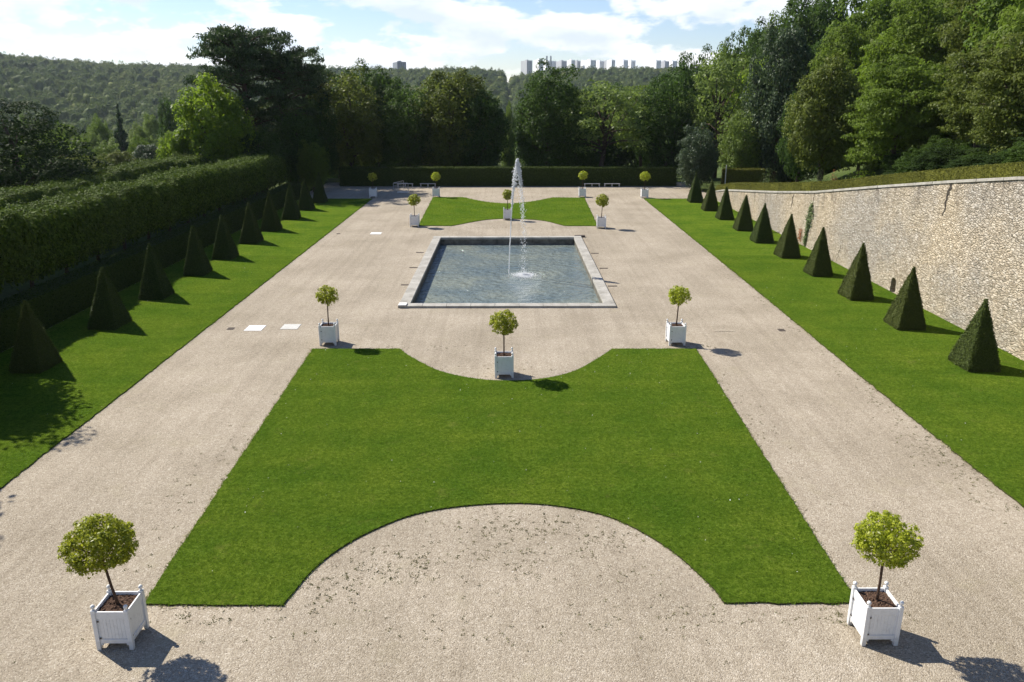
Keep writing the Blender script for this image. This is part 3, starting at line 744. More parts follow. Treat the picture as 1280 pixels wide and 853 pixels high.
# near-bottom-edge pixel, crown centre height, radius x, radius z, lean, leaf material, label
POTS = [(144.3, 813, 2.46, .80, .60, -.18, 'citrus_leaf', 6200, 'large boxed tree in the bottom left corner, broad yellow green crown on a leaning stem'),
        (1099.5, 808, 2.50, .71, .60, .0, 'citrus_lime', 4600, 'large boxed tree in the bottom right corner, loose lime yellow crown on an upright stem'),
        (410, 432.5, 2.46, .58, .50, .02, 'citrus_leaf', 1500, 'boxed tree at the far left corner of the central lawn, near the pale slabs'),
        (630, 473, 2.42, .64, .56, .0, 'citrus_leaf', 2000, 'boxed tree in the notch of the central lawn before the pool'),
        (846, 432.5, 2.46, .58, .50, .05, 'citrus_lime', 1600, 'boxed tree at the far right corner of the central lawn'),
        (518, 284, 2.42, .60, .55, .0, 'citrus_leaf', 1300, 'boxed tree at the near left corner of the far lawn'),
        (634.5, 275.5, 2.42, .52, .55, .0, 'citrus_leaf', 1100, 'boxed tree right behind the water jet in the notch of the far lawn'),
        (752, 286, 2.5, .62, .6, .05, 'citrus_leaf', 1300, 'boxed tree at the near right corner of the far lawn beyond the pool'),
        (466, 247.5, 2.4, .58, .52, .0, 'citrus_leaf', 700, 'boxed tree with thin greyish crown, leftmost in front of the back hedge'),
        (545, 247, 2.4, .58, .52, .0, 'citrus_lime', 900, 'boxed tree beside the left benches at a corner of the far lawn'),
        (728, 247, 2.55, .58, .52, .05, 'citrus_lime', 900, 'boxed tree with yellow crown beside the right pair of benches'),
        (806, 248, 2.5, .66, .58, .0, 'citrus_lime', 900, 'boxed tree near the corner of the right lawn, rightmost of the back row')]
for i, (px, py, hc, rx, rz, lean, mk, nl, lb) in enumerate(POTS):
    t = proto_pot if i == 0 else copy_tree(proto_pot)
    x, y = G(px, py); t.location = (x, y+BD/2, 0); t.rotation_euler.z = R(random.uniform(-2, 2)) if i > 1 else 0
    tag(t, lb, 'potted tree', PG)
    POTS[i] = (*POTS[i], t)
for i, (px, py, hc, rx, rz, lean, mk, nl, lb, t) in enumerate(POTS):
    mesh_obj('trunk', stem_mesh(lean, hc, rx, i), t, [M['stem']])
    near = i < 2
    c = mesh_obj('crown', crown_mesh(50+i, rx, rz, nl, .09 if near else .12 if i < 5 else .15, tufts=150), t, [M[mk]])
    c.location = (lean, 0, hc)

# ------------------------------------------------------------------ hedges and topiary
def hedge_noise(p, s, seed): 
    from mathutils import noise as mn
    return mn.noise(Vector((p[0]*s+seed, p[1]*s, p[2]*s)))
def surf_leaves(quads, dens, size, rg, jit=.04, up=.3):
    """quads: list of 4 corners (np arrays), ccw seen from outside; leaves scattered over them"""
    C = []; Nn = []
    for q in quads:
        a, b, c, d = [np.array(p, float) for p in q]
        nrm = np.cross(b-a, d-a); area = .5*(np.linalg.norm(np.cross(b-a, c-a))+np.linalg.norm(np.cross(c-a, d-a))); nrm = nrm/np.linalg.norm(nrm)
        k = int(area*dens); u = rg.uniform(0, 1, (k, 1)); v = rg.uniform(0, 1, (k, 1))
        P = a*(1-u)*(1-v)+b*u*(1-v)+c*u*v+d*(1-u)*v
        C.append(P+nrm*rg.normal(.0, jit, (k, 1))); Nn.append(nrm+rg.normal(0, .55, (k, 3))+np.array([0, 0, up]))
    C = np.concatenate(C); Nn = np.concatenate(Nn)
    return leaf_quads(C, Nn, size*rg.uniform(.6, 1.3, len(C)), .6, rg)
def box_quads(x0, x1, y0, y1, z0, z1, ztop=None):
    """ztop(y) optional height function for the top; split along y"""
    return [((x0,y0,z1),(x1,y0,z1),(x1,y1,z1),(x0,y1,z1)), ((x0,y0,z0),(x1,y0,z0),(x1,y0,z1),(x0,y0,z1)), ((x1,y1,z0),(x0,y1,z0),(x0,y1,z1),(x1,y1,z1)),
            ((x0,y1,z0),(x0,y0,z0),(x0,y0,z1),(x0,y1,z1)), ((x1,y0,z0),(x1,y1,z0),(x1,y1,z1),(x1,y0,z1))]
def solid_box(v0, inset):
    pass
def hedge(name, x0, x1, y0, y1, z0, z1, mat, dens, size, seed, label, cat='hedge', jit=.05, zb=None, zt=None, nseg=1, axis='y'):
    rg = np.random.default_rng(seed); quads = []; cores = []
    edges = np.linspace(y0, y1, nseg+1) if axis == 'y' else None
    for i in range(nseg):
        a, b = (edges[i], edges[i+1]) if axis == 'y' else (y0, y1)
        za0, za1 = (zb(a), zb(b)) if zb else (z0, z0); zt0, zt1 = (zt(a), zt(b)) if zt else (z1, z1)
        c8 = [(x0,a,za0),(x1,a,za0),(x1,b,za1),(x0,b,za1),(x0,a,zt0),(x1,a,zt0),(x1,b,zt1),(x0,b,zt1)]
        q = [(c8[4],c8[5],c8[6],c8[7]), (c8[3],c8[0],c8[4],c8[7]), (c8[1],c8[2],c8[6],c8[5])]
        if i == 0: q.append((c8[0],c8[1],c8[5],c8[4]))
        if i == nseg-1: q.append((c8[2],c8[3],c8[7],c8[6]))
        quads += q
    lv, lf = surf_leaves(quads, dens, size, rg, jit)
    # twiggy core just inside the leaf skin
    cv = []; cf = []; ins = .07
    cxm = (x0+x1)/2; cym = (y0+y1)/2
    for q in quads:
        base = len(cv)
        for p in q:
            zlo = zb(p[1]) if zb else z0
            cv.append((p[0]+(ins if p[0] < cxm else -ins), p[1]+(ins if abs(p[1]-y0) < 1e-6 else -ins if abs(p[1]-y1) < 1e-6 else 0), p[2]-(ins if p[2] > zlo+.2 else 0)))
        cf.append((base, base+1, base+2, base+3))
    v, f = cat_mesh([(lv, lf), (np.array(cv), np.array(cf))])
    o = mesh_obj(name, np_mesh(name, v, f), None, [M[mat]]); tag(o, label, cat); return o
hedge('hedge', -22.4, 22.4, 107.3, 109.0, 0, 2.42, 'hedge_leaf', 130, .15, 1, 'long clipped dark hedge behind the benches at the back of the garden', jit=.04)
hedge('hedge', -25.75, -24.4, 6, 95, 0, 1.9, 'hedge_leaf', 260, .10, 2, 'low clipped dark hedge behind the pyramid yews on the left lawn', jit=.05)
WH0 = lambda y: wall_top(y)-.14
WH1 = lambda y: wall_top(y)+.72
hedge('hedge', 24.75, 25.9, 8, 96, 0, 0, 'boxleaf', 300, .085, 3, 'low trimmed brownish green hedge along the top of the stone wall', jit=.03, zb=WH0, zt=WH1, nseg=44)
ax0 = atY(906, 212, 103)[0]; ax1 = atY(957, 212, 103)[0]
hedge('hedge', ax0, ax1, 103, 104.4, height(ax0+.5, 103)-.4, atY(906, 212.0, 103)[2], 'boxleaf', 150, .14, 4, 'short block of clipped hedge beyond the low end of the stone wall')

def pyramid_mesh(seed, bx=.74, by=.90, h=3.3, fl=.16, n=15000):
    rg = np.random.default_rng(seed)
    corners = [(-bx,-by), (bx,-by), (bx,by), (-bx,by)]
    V = []; Fc = []; parts = []
    core_v = []; core_f = []
    for i in range(4):
        (ax, ay), (cx, cy) = corners[i], corners[(i+1) % 4]
        # lower flare band then the straight taper to the tip
        quads = [((ax*.97,ay*.97,0), (cx*.97,cy*.97,0), (cx,cy,fl), (ax,ay,fl)), ((ax,ay,fl), (cx,cy,fl), (cx*.045,cy*.045,h), (ax*.045,ay*.045,h))]
        for q in quads:
            a, b, c, d = [np.array(p) for p in q]; nrm = np.cross(b-a, d-a); nrm /= np.linalg.norm(nrm)
            area = .5*(np.linalg.norm(np.cross(b-a, c-a))+np.linalg.norm(np.cross(c-a, d-a)))
            k = int(n*area/14.5)
            # sample trapezoid uniformly
            u = rg.uniform(0, 1, (k, 1)); w0 = np.linalg.norm(b-a); w1 = np.linalg.norm(c-d)
            t = rg.uniform(0, 1, (k*3, 1)); keep = rg.uniform(0, 1, (k*3, 1)) < (w0+(w1-w0)*t)/max(w0, w1); t = t[keep[:, 0]][:k]; u = u[:len(t)]
            P = a*(1-u)*(1-t)+b*u*(1-t)+c*u*t+d*(1-u)*t
            low = np.array([hedge_noise(p, 2.2, seed*7.0) for p in P])[:, None]*.06
            P = P+nrm*(rg.normal(0, .022, (len(P), 1))+low+(rg.uniform(0, 1, (len(P), 1)) > .97)*rg.uniform(0, .09, (len(P), 1)))
            parts.append(leaf_quads(P, nrm+rg.normal(0, .5, (len(P), 3))+np.array([0, 0, .25]), .075*rg.uniform(.6, 1.3, len(P)), .5, rg))
            e = .05; base = len(core_v)
            for p in (a, b, c, d): core_v.append(p*np.array([1, 1, 1])-nrm*e)
            core_f.append((base, base+1, base+2, base+3))
    parts.append((np.array(core_v), np.array(core_f)))
    v, f = cat_mesh(parts); return np_mesh('pyramid_yew', v, f)
pyr = [pyramid_mesh(i) for i in range(4)]
ordn = ['nearest', 'second', 'third', 'fourth', 'fifth', 'sixth', 'seventh', 'eighth', 'ninth', 'farthest']
YL = [34.3, 41.1, 47.4, 53.9, 59.4, 65.9, 72.0, 78.9, 85.2, 91.0]
YR = [34.3, 40.8, 47.1, 53.5, 59.7, 66.0, 72.0, 78.5, 84.6, 91.2]
for side, yy in (('left', YL), ('right', YR)):
    for i, y in enumerate(yy):
        o = bpy.data.objects.new('pyramid_yew', pyr[(i*3+(side == 'left')) % 4]); link(o)
        if i == 0 and side == 'left':
            for m_ in pyr:
                if not m_.materials: m_.materials.append(M['yew'])
        x = (-21.4 if side == 'left' else 21.25)+random.uniform(-.12, .12)
        o.location = (x, y, LAWN_H-.02); s = random.uniform(.95, 1.04); o.scale = (s, s*random.uniform(.97, 1.03), random.uniform(.95, 1.05)); o.rotation_euler = (R(random.uniform(-1.3, 1.3)), R(random.uniform(-1.3, 1.3)), random.choice((0, PI))+R(random.uniform(-3, 3)))
        where = 'shaded left lawn' if side == 'left' else 'right lawn by the wall'
        q = {0: 'nearest yew pyramid', 9: 'farthest yew pyramid'}.get(i, ordn[i]+' yew pyramid from the camera')
        tag(o, f'{q} on the {where}', 'topiary', 'clipped yew pyramids on the side lawns')

# ------------------------------------------------------------------ retaining wall
def make_stone_wall():
    ys_ = np.concatenate([np.arange(4, 97.01, 1.0)])
    b = MB(); top = [wall_top(y)-.15 for y in ys_]; n = len(ys_)
    for y, t in zip(ys_, top): b.v += [(WALL_X, y, -.3), (WALL_X, y, t), (WALL_X+WALL_T-.3, y, t), (WALL_X+WALL_T-.3, y, -.3)]
    for i in range(n-1):
        for k in range(4): b.f.append((i*4+k, (i+1)*4+k, (i+1)*4+(k+1) % 4, i*4+(k+1) % 4))
    b.f.append((0, 1, 2, 3)); b.f.append(((n-1)*4+3, (n-1)*4+2, (n-1)*4+1, (n-1)*4))
    me = b.mesh('wall_face')
    o = bpy.data.objects.new('wall_face', me); link(o)
    # arched drain opening cut through the face
    cyn = 48.3; c = MB(); prof = [(-.33, -.4), (.33, -.4), (.33, .62)]+[(.33*math.cos(a), .62+.36*math.sin(a)) for a in np.linspace(0, PI, 11)[1:-1]]+[(-.33, .62)]
    k = len(prof); c.v = [(WALL_X-.5, cyn+p, z) for p, z in prof]+[(WALL_X+.75, cyn+p, z) for p, z in prof]
    c.f = [tuple(range(k)), tuple(range(2*k-1, k-1, -1))]+[(i, k+i, k+(i+1) % k, (i+1) % k) for i in range(k)]
    cut = bpy.data.objects.new('cutter', c.mesh('cutter')); link(cut)
    md = o.modifiers.new('cut', 'BOOLEAN'); md.operation = 'DIFFERENCE'; md.object = cut; md.solver = 'EXACT'
    dg = bpy.context.evaluated_depsgraph_get(); dg.update()
    me2 = bpy.data.meshes.new_from_object(o.evaluated_get(dg)); o.modifiers.clear(); o.data = me2
    bpy.data.objects.remove(cut)
    at = me2.attributes.new('below_top', 'FLOAT', 'POINT')
    at.data.foreach_set('value', [wall_top(v.co.y)-v.co.z for v in me2.vertices])
    me2.materials.clear(); me2.materials.append(M['rubble']); o.name = 'wall_face'
    return o
root = empty('stone_wall', (WALL_X, 50, 0)); tag(root, 'long pale rubble stone retaining wall that slopes down along the right lawn', 'wall')
winv = Matrix.Translation(-Vector(root.location))
wf_ = make_stone_wall(); wf_.parent = root; wf_.matrix_parent_inverse = winv
cb = MB(); yv = 4.0
while yv < 96.9:                                          # coping stones, laid end to end with the slope
    L = random.uniform(.8, 1.5); y1 = min(97, yv+L); a0, a1 = wall_top(yv), wall_top(y1); x0, x1 = WALL_X-.07+random.uniform(-.012, .012), WALL_X+.85
    cb.add([(x0,yv+.006,a0-.15),(x1,yv+.006,a0-.15),(x1,y1-.006,a1-.15),(x0,y1-.006,a1-.15),(x0,yv+.006,a0),(x1,yv+.006,a0),(x1,y1-.006,a1),(x0,y1-.006,a1)], [(0,3,2,1),(4,5,6,7),(0,1,5,4),(1,2,6,5),(2,3,7,6),(3,0,4,7)]); yv = y1
o = cb.build('coping', M['coping'], None, bevel=.01); o.parent = root; o.matrix_parent_inverse = winv
# the climbing plant in the crack
rg2 = np.random.default_rng(8)
def wallpt(px, py):
    d = ray(px, py); t = WALL_X/d[0]; return np.array([WALL_X, d[1]*t, CAM_H+d[2]*t])
p0, p1 = wallpt(1016, 256), wallpt(1006, 305)
vine = empty('climbing_plant', (WALL_X, p1[1], 0)); tag(vine, 'narrow green plant climbing in a crack of the stone wall', 'climbing plant')
vinv = Matrix.Translation(-Vector(vine.location))
n = 900; t = rg2.uniform(0, 1, n); P = p1+(p0-p1)*t[:, None]; wd = np.where((t > .45) & (t < .9), .32, .12)
P = P+np.stack([-np.abs(rg2.normal(.05, .06, n))-.02, rg2.normal(0, 1, n)*wd, rg2.normal(0, .12, n)], 1)
v, f = leaf_quads(P, np.array([-1, 0, .4])+rg2.normal(0, .5, (n, 3)), rg2.uniform(.08, .18, n), .7, rg2)
o = mesh_obj('leaves', np_mesh('leaves', v, f), None, [M['ivy']]); o.parent = vine; o.matrix_parent_inverse = vinv
b = MB(); b.tube([tuple(p1*(1-s)+p0*s+np.array([-.02, .06*math.sin(7*s), 0])) for s in np.linspace(-.25, 1.3, 12)], [.03, .03, .028, .026, .025, .022, .02, .018, .016, .014, .012, .008], 5)
o = b.build('stem', M['stem'], None); o.parent = vine; o.matrix_parent_inverse = vinv
p = wallpt(1001, 294); b_ = rg2.normal(0, 1, (140, 3))*np.array([.05, .16, .3])+p+np.array([-.1, 0, 0])
v, f = leaf_quads(b_, rg2.normal(size=(140, 3)), .13, .5, rg2)
o = mesh_obj('dry_plant', np_mesh('dry_plant', v, f), None, [M['rust_leaf']]); tag(o, 'small dry brown plant growing from the stone wall beside the green climber', 'plant')
# dark tapering drain stain / open joint below the coping
def crack(pts, w0, w1, label):
    pts = [wallpt(*p) for p in pts]; b = MB(); n = len(pts); zig = [random.uniform(-.09, .09) for _ in pts]
    vs = []
    for i, p in enumerate(pts):
        w = w0+(w1-w0)*i/(n-1); w *= random.uniform(.6, 1.25)
        for dx in (-.012, .02): vs += [(WALL_X+dx, p[1]+zig[i]-w, p[2]), (WALL_X+dx, p[1]+zig[i]+w, p[2])]
    for i in range(n-1):
        a = i*4; c = a+4
        b.f += [(a, a+1, c+1, c), (a, c, c+2, a+2), (a+1, a+3, c+3, c+1)]
    b.v = vs; o = b.build('drain_stain', M['stain'], None); tag(o, label, 'stain'); return o
M['stain'] = plain('stain', (.06, .052, .042), .95, .1, nscale=6, namt=.6)
crack([(1189-1.0*i*.9, 229+i*3.4) for i in range(13)], .17, .035, 'dark jagged open joint running down from the wall coping near the right edge')
crack([(992-.35*i, 243+i*2.1) for i in range(10)], .08, .03, 'short dark crack under the coping left of the climbing plant')
crack([(1051-.6*i, 307+i*2.2) for i in range(10)], .025, .02, 'thin dark crack low on the stone wall above the fourth pyramid')

# ------------------------------------------------------------------ benches, barrier, post
def make_bench():
    t = empty('bench'); L = 2.1
    b = MB()
    for k in range(3): b.box(-L/2, L/2, -.22+k*.15, -.22+k*.15+.135, .42, .47)
    b.build('seat', M['bench_stone'], t, bevel=.006)
    for x in (-L/2+.1, 0, L/2-.1):
        b = MB(); b.box(x-.05, x+.05, -.2, .2, 0, .417); b.build('leg', M['bench_stone'], t, bevel=.006)
    return t
bench = make_bench()
for i, (px, lb) in enumerate(((506.5, 'pale backless bench in front of the back hedge, behind the metal barrier'), (535, 'pale backless bench in front of the back hedge, between barrier and boxed tree'), (740, 'pale backless bench in front of the back hedge, beside the yellow boxed tree'), (765, 'pale backless bench in front of the back hedge, rightmost of the four'))):
    t = bench if i == 0 else copy_tree(bench); x, y = G(px, 234.2); t.location = (x, y+.1, 0); tag(t, lb, 'bench', 'benches in front of the back hedge')
def barrier(p, q, label):
    p = Vector((*p, 0)); q = Vector((*q, 0)); d = q-p; L = d.length; t = empty('metal_barrier', p, math.atan2(d.y, d.x)); tag(t, label, 'barrier')
    b = MB(); b.tube([(0, 0, .06), (0, 0, 1.0), (.08, 0, 1.08), (L-.08, 0, 1.08), (L, 0, 1.0), (L, 0, .06)], .026, 8); b.tube([(0, 0, .2), (L, 0, .2)], .02, 8); b.tube([(0, 0, .72), (L, 0, .72)], .016, 8); b.build('frame', M['galv'], t, smooth=True)
    b = MB(); k = max(2, int(L/.5))
    for i in range(1, k): b.tube([(L*i/k, 0, .2), (L*i/k, 0, 1.08)], .009, 6)
    b.build('bars', M['galv'], t)
    for x in (.05, L-.05):
        b = MB(); b.box(x-.03, x+.03, -.3, .3, 0, .04); b.build('foot', M['galv'], t)
bl, br, bb = G(492, 240), G(510.5, 240), G(499, 234.5)
barrier(bl, br, 'galvanised metal barrier panel standing across the left path')
barrier(bl, (bl[0]+.9, bl[1]+3.0), 'galvanised metal barrier panel set at an angle behind the other')
px_, py_, pz_ = atY(906.5, 228, 100); zt = atY(906.5, 206, 100)[2]; b = MB(); b.tube([(0, 0, -.3), (0, 0, zt-height(px_, 100)-.1), (0, 0, zt-height(px_, 100))], [.06, .06, .03], 8)
o = b.build('post', M['pale_stone'], None); o.location = (px_, 100, height(px_, 100)); tag(o, 'thin pale upright post at the end of the short hedge block', 'post')

# ------------------------------------------------------------------ trees
def clumpy(rg, ncl, env, clump_r, per, leaf, inner=.25, upb=.5, aspect=.6, shell=(.55, .97), flat=1.0, low=-.8):
    """leaf clumps through a crown; env(d) maps unit directions to crown surface points (centre at origin)"""
    d = unit(rg.normal(size=(ncl, 3)));  d[:, 2] = np.where(d[:, 2] < low, -d[:, 2]*.4, d[:, 2]); d = unit(d)
    c = env(d)*rg.uniform(*shell, (ncl, 1))**.8
    cr = clump_r*rg.uniform(.6, 1.35, ncl)
    k = np.repeat(np.arange(ncl), (per*(cr/clump_r)**2).astype(int)); N = len(k)
    out = unit(c)
    dd = unit(rg.normal(size=(N, 3))+out[k]*.55+np.array([0, 0, upb]))
    rr = rg.uniform(.55, 1.05, (N, 1))
    P = c[k]+dd*cr[k][:, None]*rr*np.array([1, 1, flat])
    nr = dd*.8+rg.normal(0, .5, (N, 3))+np.array([0, 0, .45])
    parts = [leaf_quads(P, nr, leaf*rg.uniform(.55, 1.35, N), aspect, rg, .06)]
    m = int(N*inner); di = unit(rg.normal(size=(m, 3))); Pi = env(di)*(rg.uniform(0, .8, (m, 1))**.45)
    parts.append(leaf_quads(Pi, rg.normal(size=(m, 3)), leaf*1.5, .75, rg))
    return parts, c
def limbs(b, base_h, c, trunk_r, top, rg, n=8, cz=0.0):
    pts = [(0, 0, -.4), (rg.normal(0, .06), rg.normal(0, .06), base_h*.5), (rg.normal(0, .1), rg.normal(0, .1), base_h), (rg.normal(0, .2), rg.normal(0, .2), top*.75), (0, 0, top*.93)]
    b.tube(pts, [trunk_r*1.35, trunk_r, trunk_r*.85, trunk_r*.4, trunk_r*.1], 9)
    for i in rg.choice(len(c), min(n, len(c)), replace=False):
        e = c[i]; z0 = base_h+(top-base_h)*rg.uniform(.0, .45)
        z0 = min(z0, max(base_h*.8, e[2]-.5)); s = Vector((0, 0, z0)); e = Vector(e); mid = s.lerp(e, .5)+Vector((0, 0, .25))
        b.tube([s, mid, e], [trunk_r*.45, trunk_r*.28, trunk_r*.08], 6)
def ell(rx, ry, rz_up, rz_dn, lump=.18, rg=None):
    w = rg.normal(size=(7, 3)); ph = rg.uniform(0, 6, 7)
    def f(d):
        k = 1+lump*np.mean([np.sin(d@w[i]*2.2+ph[i]) for i in range(7)], 0)*1.6
        z = np.where(d[:, 2] > 0, rz_up, rz_dn)
        return np.stack([d[:, 0]*rx, d[:, 1]*ry, d[:, 2]*z], 1)*k[:, None]
    return f
PROTO = {}
def proto_tree(key, seed, kind):
    """all prototypes are 10 m tall, crown radius 4 m"""
    rg = np.random.default_rng(seed); b = MB()
    if kind == 'broad':
        cz = 5.0; env = ell(3.7, 3.7, 4.6, 4.0, .22, rg); parts, c = clumpy(rg, 115, env, .9, 150, .25, .22); c = c+np.array([0, 0, cz]); limbs(b, 2.2, c, .28, 9.4, rg, 9)
    elif kind == 'dense':
        cz = 4.8; env = ell(3.75, 3.75, 4.9, 4.7, .14, rg); parts, c = clumpy(rg, 180, env, .66, 120, .2, .25, .6, low=-.93); c = c+np.array([0, 0, cz]); limbs(b, 1.2, c, .26, 9, rg, 7)
    elif kind == 'huge':
        cz = 4.6; env = ell(3.8, 3.8, 4.9, 4.4, .16, rg); parts, c = clumpy(rg, 420, env, .46, 90, .115, .25, .5, .55, (.6, .98), .5, low=-.95); c = c+np.array([0, 0, cz]); limbs(b, 1.2, c, .26, 9, rg, 9)
    elif kind == 'airy':
        cz = 5.6; env = ell(3.8, 3.8, 4.0, 3.6, .3, rg); parts, c = clumpy(rg, 80, env, .95, 90, .24, .08, .7, .45, (.35, .97), .5); c = c+np.array([0, 0, cz]); limbs(b, 2.6, c, .2, 9.2, rg, 22)
    elif kind == 'layered':
        cz = 4.9; env = ell(3.8, 3.8, 4.8, 4.2, .2, rg); parts, c = clumpy(rg, 150, env, 1.0, 125, .23, .2, .5, .55, (.5, .98), .36, low=-.9); c = c+np.array([0, 0, cz]); limbs(b, 1.8, c, .25, 9.3, rg, 10)
    elif kind == 'column':
        cz = 5.2; env = ell(3.4, 3.4, 4.7, 4.9, .12, rg); parts, c = clumpy(rg, 120, env, .75, 80, .28, .25, .9, .5, (.6, .97), 1.5); c = c+np.array([0, 0, cz]); limbs(b, 1, c, .25, 9, rg, 5)
    elif kind == 'cone':
        cz = 0; n = 150; z = 9.8*(1-rg.uniform(0, 1, n)**.55); rr = (1-z/10)*3.7+.15; a = rg.uniform(0, 2*PI, n); c = np.stack([rr*np.cos(a)*.8, rr*np.sin(a)*.8, z], 1)
        k = np.repeat(np.arange(n), 75); N = len(k); dd = unit(rg.normal(size=(N, 3))); P = c[k]+dd*(.25+.5*(1-z/10))[k][:, None]*rg.uniform(.4, 1.1, (N, 1))*np.array([1, 1, .6])
        parts = [leaf_quads(P, dd+np.array([0, 0, .3])+rg.normal(0, .4, (N, 3)), .26*rg.uniform(.6, 1.3, N), .4, rg)]
        m = 1500; zi = 9.5*(1-rg.uniform(0, 1, m)**.5); ai = rg.uniform(0, 6.28, m); ri = (1-zi/10)*3.3*rg.uniform(0, .8, m); parts.append(leaf_quads(np.stack([ri*np.cos(ai), ri*np.sin(ai), zi], 1), rg.normal(size=(m, 3)), .6, .8, rg))
        b.tube([(0, 0, -.4), (0, 0, 5), (0, 0, 9.6)], [.25, .15, .04], 8)
    elif kind == 'pine':
        # flat spreading pads on a tall bare stem
        cz = 0; pads = []
        for i in range(125):
            z = (rg.uniform(.40, .99) if i % 3 else rg.uniform(.84, .99))*10; env_r = 4.0*(1-abs(z/10-.74)**1.5*1.6) if z < 9 else 3.5
            a = rg.uniform(0, 2*PI); r = env_r*rg.uniform(.2, .95); pads.append((r*math.cos(a), r*math.sin(a), z, rg.uniform(.6, 1.2)))
        c = np.array([p[:3] for p in pads]); pr = np.array([p[3] for p in pads]); k = np.repeat(np.arange(len(pads)), (190*pr**2).astype(int)); N = len(k)
        sub = rg.integers(0, 6, N); off = unit(rg.normal(size=(len(pads), 6, 3)))*.55
        P = c[k]+(off[k, sub]+unit(rg.normal(size=(N, 3)))*.5*rg.uniform(.3, 1.05, (N, 1)))*pr[k][:, None]*np.array([1.15, 1.15, .36])
        parts = [leaf_quads(P, unit(rg.normal(size=(N, 3)))+np.array([0, 0, .5]), .30*rg.uniform(.6, 1.4, N), .28, rg)]
        b.tube([(0, 0, -.4), (.1, 0, 3), (-.05, .1, 6), (.1, 0, 8.5), (.2, 0, 9.7)], [.3, .26, .2, .13, .04], 9)
        for i in range(len(pads)):
            e = Vector(c[i]); s = Vector((.05, 0, max(2.8, e.z-rg.uniform(.3, 1.0)))); b.tube([s, s.lerp(e, .55)+Vector((0, 0, .1)), e], [.055, .035, .012], 5)
    v, f = cat_mesh(parts); v = v+np.array([0, 0, cz])
    v[:, 2] = np.maximum(v[:, 2], .05)
    cm = np_mesh('crown', v, f); tm = b.mesh('trunk', smooth=True)
    cm.materials.append(M['leaf_mid']); tm.materials.append(M['bark_pine'] if kind == 'pine' else M['bark'])
    PROTO.setdefault(key, []).append((cm, tm))
for i in range(3): proto_tree('broad', 100+i, 'broad')
for i in range(3): proto_tree('dense', 110+i, 'dense')
for i in range(2): proto_tree('airy', 120+i, 'airy')
for i in range(3): proto_tree('layered', 130+i, 'layered')
proto_tree('huge', 170, 'huge')
proto_tree('column', 140, 'column'); proto_tree('cone', 150, 'cone')
for i in range(2): proto_tree('pine', 160+i, 'pine')
tr = random.Random(4); TREES = []
def tree_at(x, y, z, h, r, kind, mat, label, group, rz=None, name='tree', ry=None):
    cm, tm = tr.choice(PROTO[kind])
    t = empty(name, (x, y, z), tr.uniform(0, 6.28) if rz is None else rz, (r/4, (ry or r)/4, h/10)); tag(t, label, 'tree', group)
    c = bpy.data.objects.new('crown', cm); link(c, t); c.material_slots[0].link = 'OBJECT'; c.material_slots[0].material = M[mat]
    k = bpy.data.objects.new('trunk', tm); link(k, t)
    TREES.append((x, y, r)); return t
def tree_px(px, D, ytop, hw, kind, mat, label, group, sink=0.0, name='tree'):
    x, y, zt = atY(px, ytop, D); z = height(x, y)-sink; r = hw/FPX*depth((x, y, zt)); return tree_at(x, y, z, zt-z, r, kind, mat, label, group, name=name)
GB = 'trees standing behind the back hedge'; GS = 'trees on the wooded slope above the stone wall'; GL = 'trees beyond the clipped rows on the left'
B = [(432, 117, 97, 48, 'dense', 'leaf_olive', 'olive topped dense tree behind the left end of the back hedge'),
     (470, 134, 77, 42, 'dense', 'leaf_dark', 'tallest dark green tree left of centre, rising behind the olive one'),
     (418, 138, 100, 40, 'dense', 'leaf_dark', 'dark tree filling in behind the left end of the back hedge beside the pines'),
     (508, 119, 118, 36, 'dense', 'leaf_dark', 'low dark tree between the olive tree and the broad central oak'),
     (562, 121, 88, 50, 'dense', 'leaf_olive', 'broad olive green tree left of the avenue gap'),
     (535, 142, 100, 36, 'broad', 'leaf_mid', 'mid green tree peeping over behind the low dark tree'),
     (600, 119, 110, 34, 'dense', 'leaf_dark', 'dark tree bordering the left side of the avenue gap'),
     (686, 118, 84, 48, 'dense', 'leaf_dark', 'large dark round chestnut tree right of the fountain top'),
     (757, 117, 91, 58, 'airy', 'leaf_light', 'airy light green locust tree with visible stems behind the right benches'),
     (806, 126, 98, 42, 'airy', 'leaf_mid', 'mid green airy tree behind the right benches, next to the locust'),
     (722, 132, 108, 34, 'dense', 'leaf_dark', 'dark tree in the gap between the chestnut and the locust'),
     (838, 122, 98, 38, 'dense', 'leaf_dark', 'dark shadowy tree behind the right end of the back hedge'),
     (845, 140, 86, 40, 'broad', 'leaf_dark', 'dark green tree rising at the foot of the wooded slope'),
     (905, 122, 56, 46, 'airy', 'leaf_light', 'tall pale green tree with dark slender stem at the foot of the slope'),
     (958, 128, 66, 44, 'layered', 'leaf_bright', 'yellow green layered tree at the foot of the slope')]
for a in B:
    a = list(a); a[2] -= 7 if a[0] < 640 else 1 if a[0] < 850 else 4; a[3] *= 1.2 if a[0] < 640 else 1.12; tree_px(*a, GB)
for i, (px, D, yt, hw) in enumerate([(395, 150, 104, 44), (450, 152, 100, 40), (505, 152, 104, 40), (560, 152, 102, 40), (598, 150, 116, 30), (680, 150, 98, 40), (730, 152, 104, 40), (780, 152, 100, 42), (830, 155, 98, 40), (880, 150, 86, 40)]):
    tree_px(px, D, yt, hw, 'dense', 'leaf_dark', 'dark tree of the second rank behind the trees at the back hedge', 'second rank of trees behind the back hedge')
tree_px(876, 103.5, 158, 30, 'dense', 'leaf_silver', 'silvery dark rounded shrub tree at the right end of the back hedge', GB)
t = tree_px(932, 108, 139, 31, 'dense', 'leaf_light', 'rounded pale green clipped tree behind the short hedge block', GB)
tree_px(636, 160, 128, 9, 'broad', 'leaf_light', 'small pale tree in the avenue gap', GB)
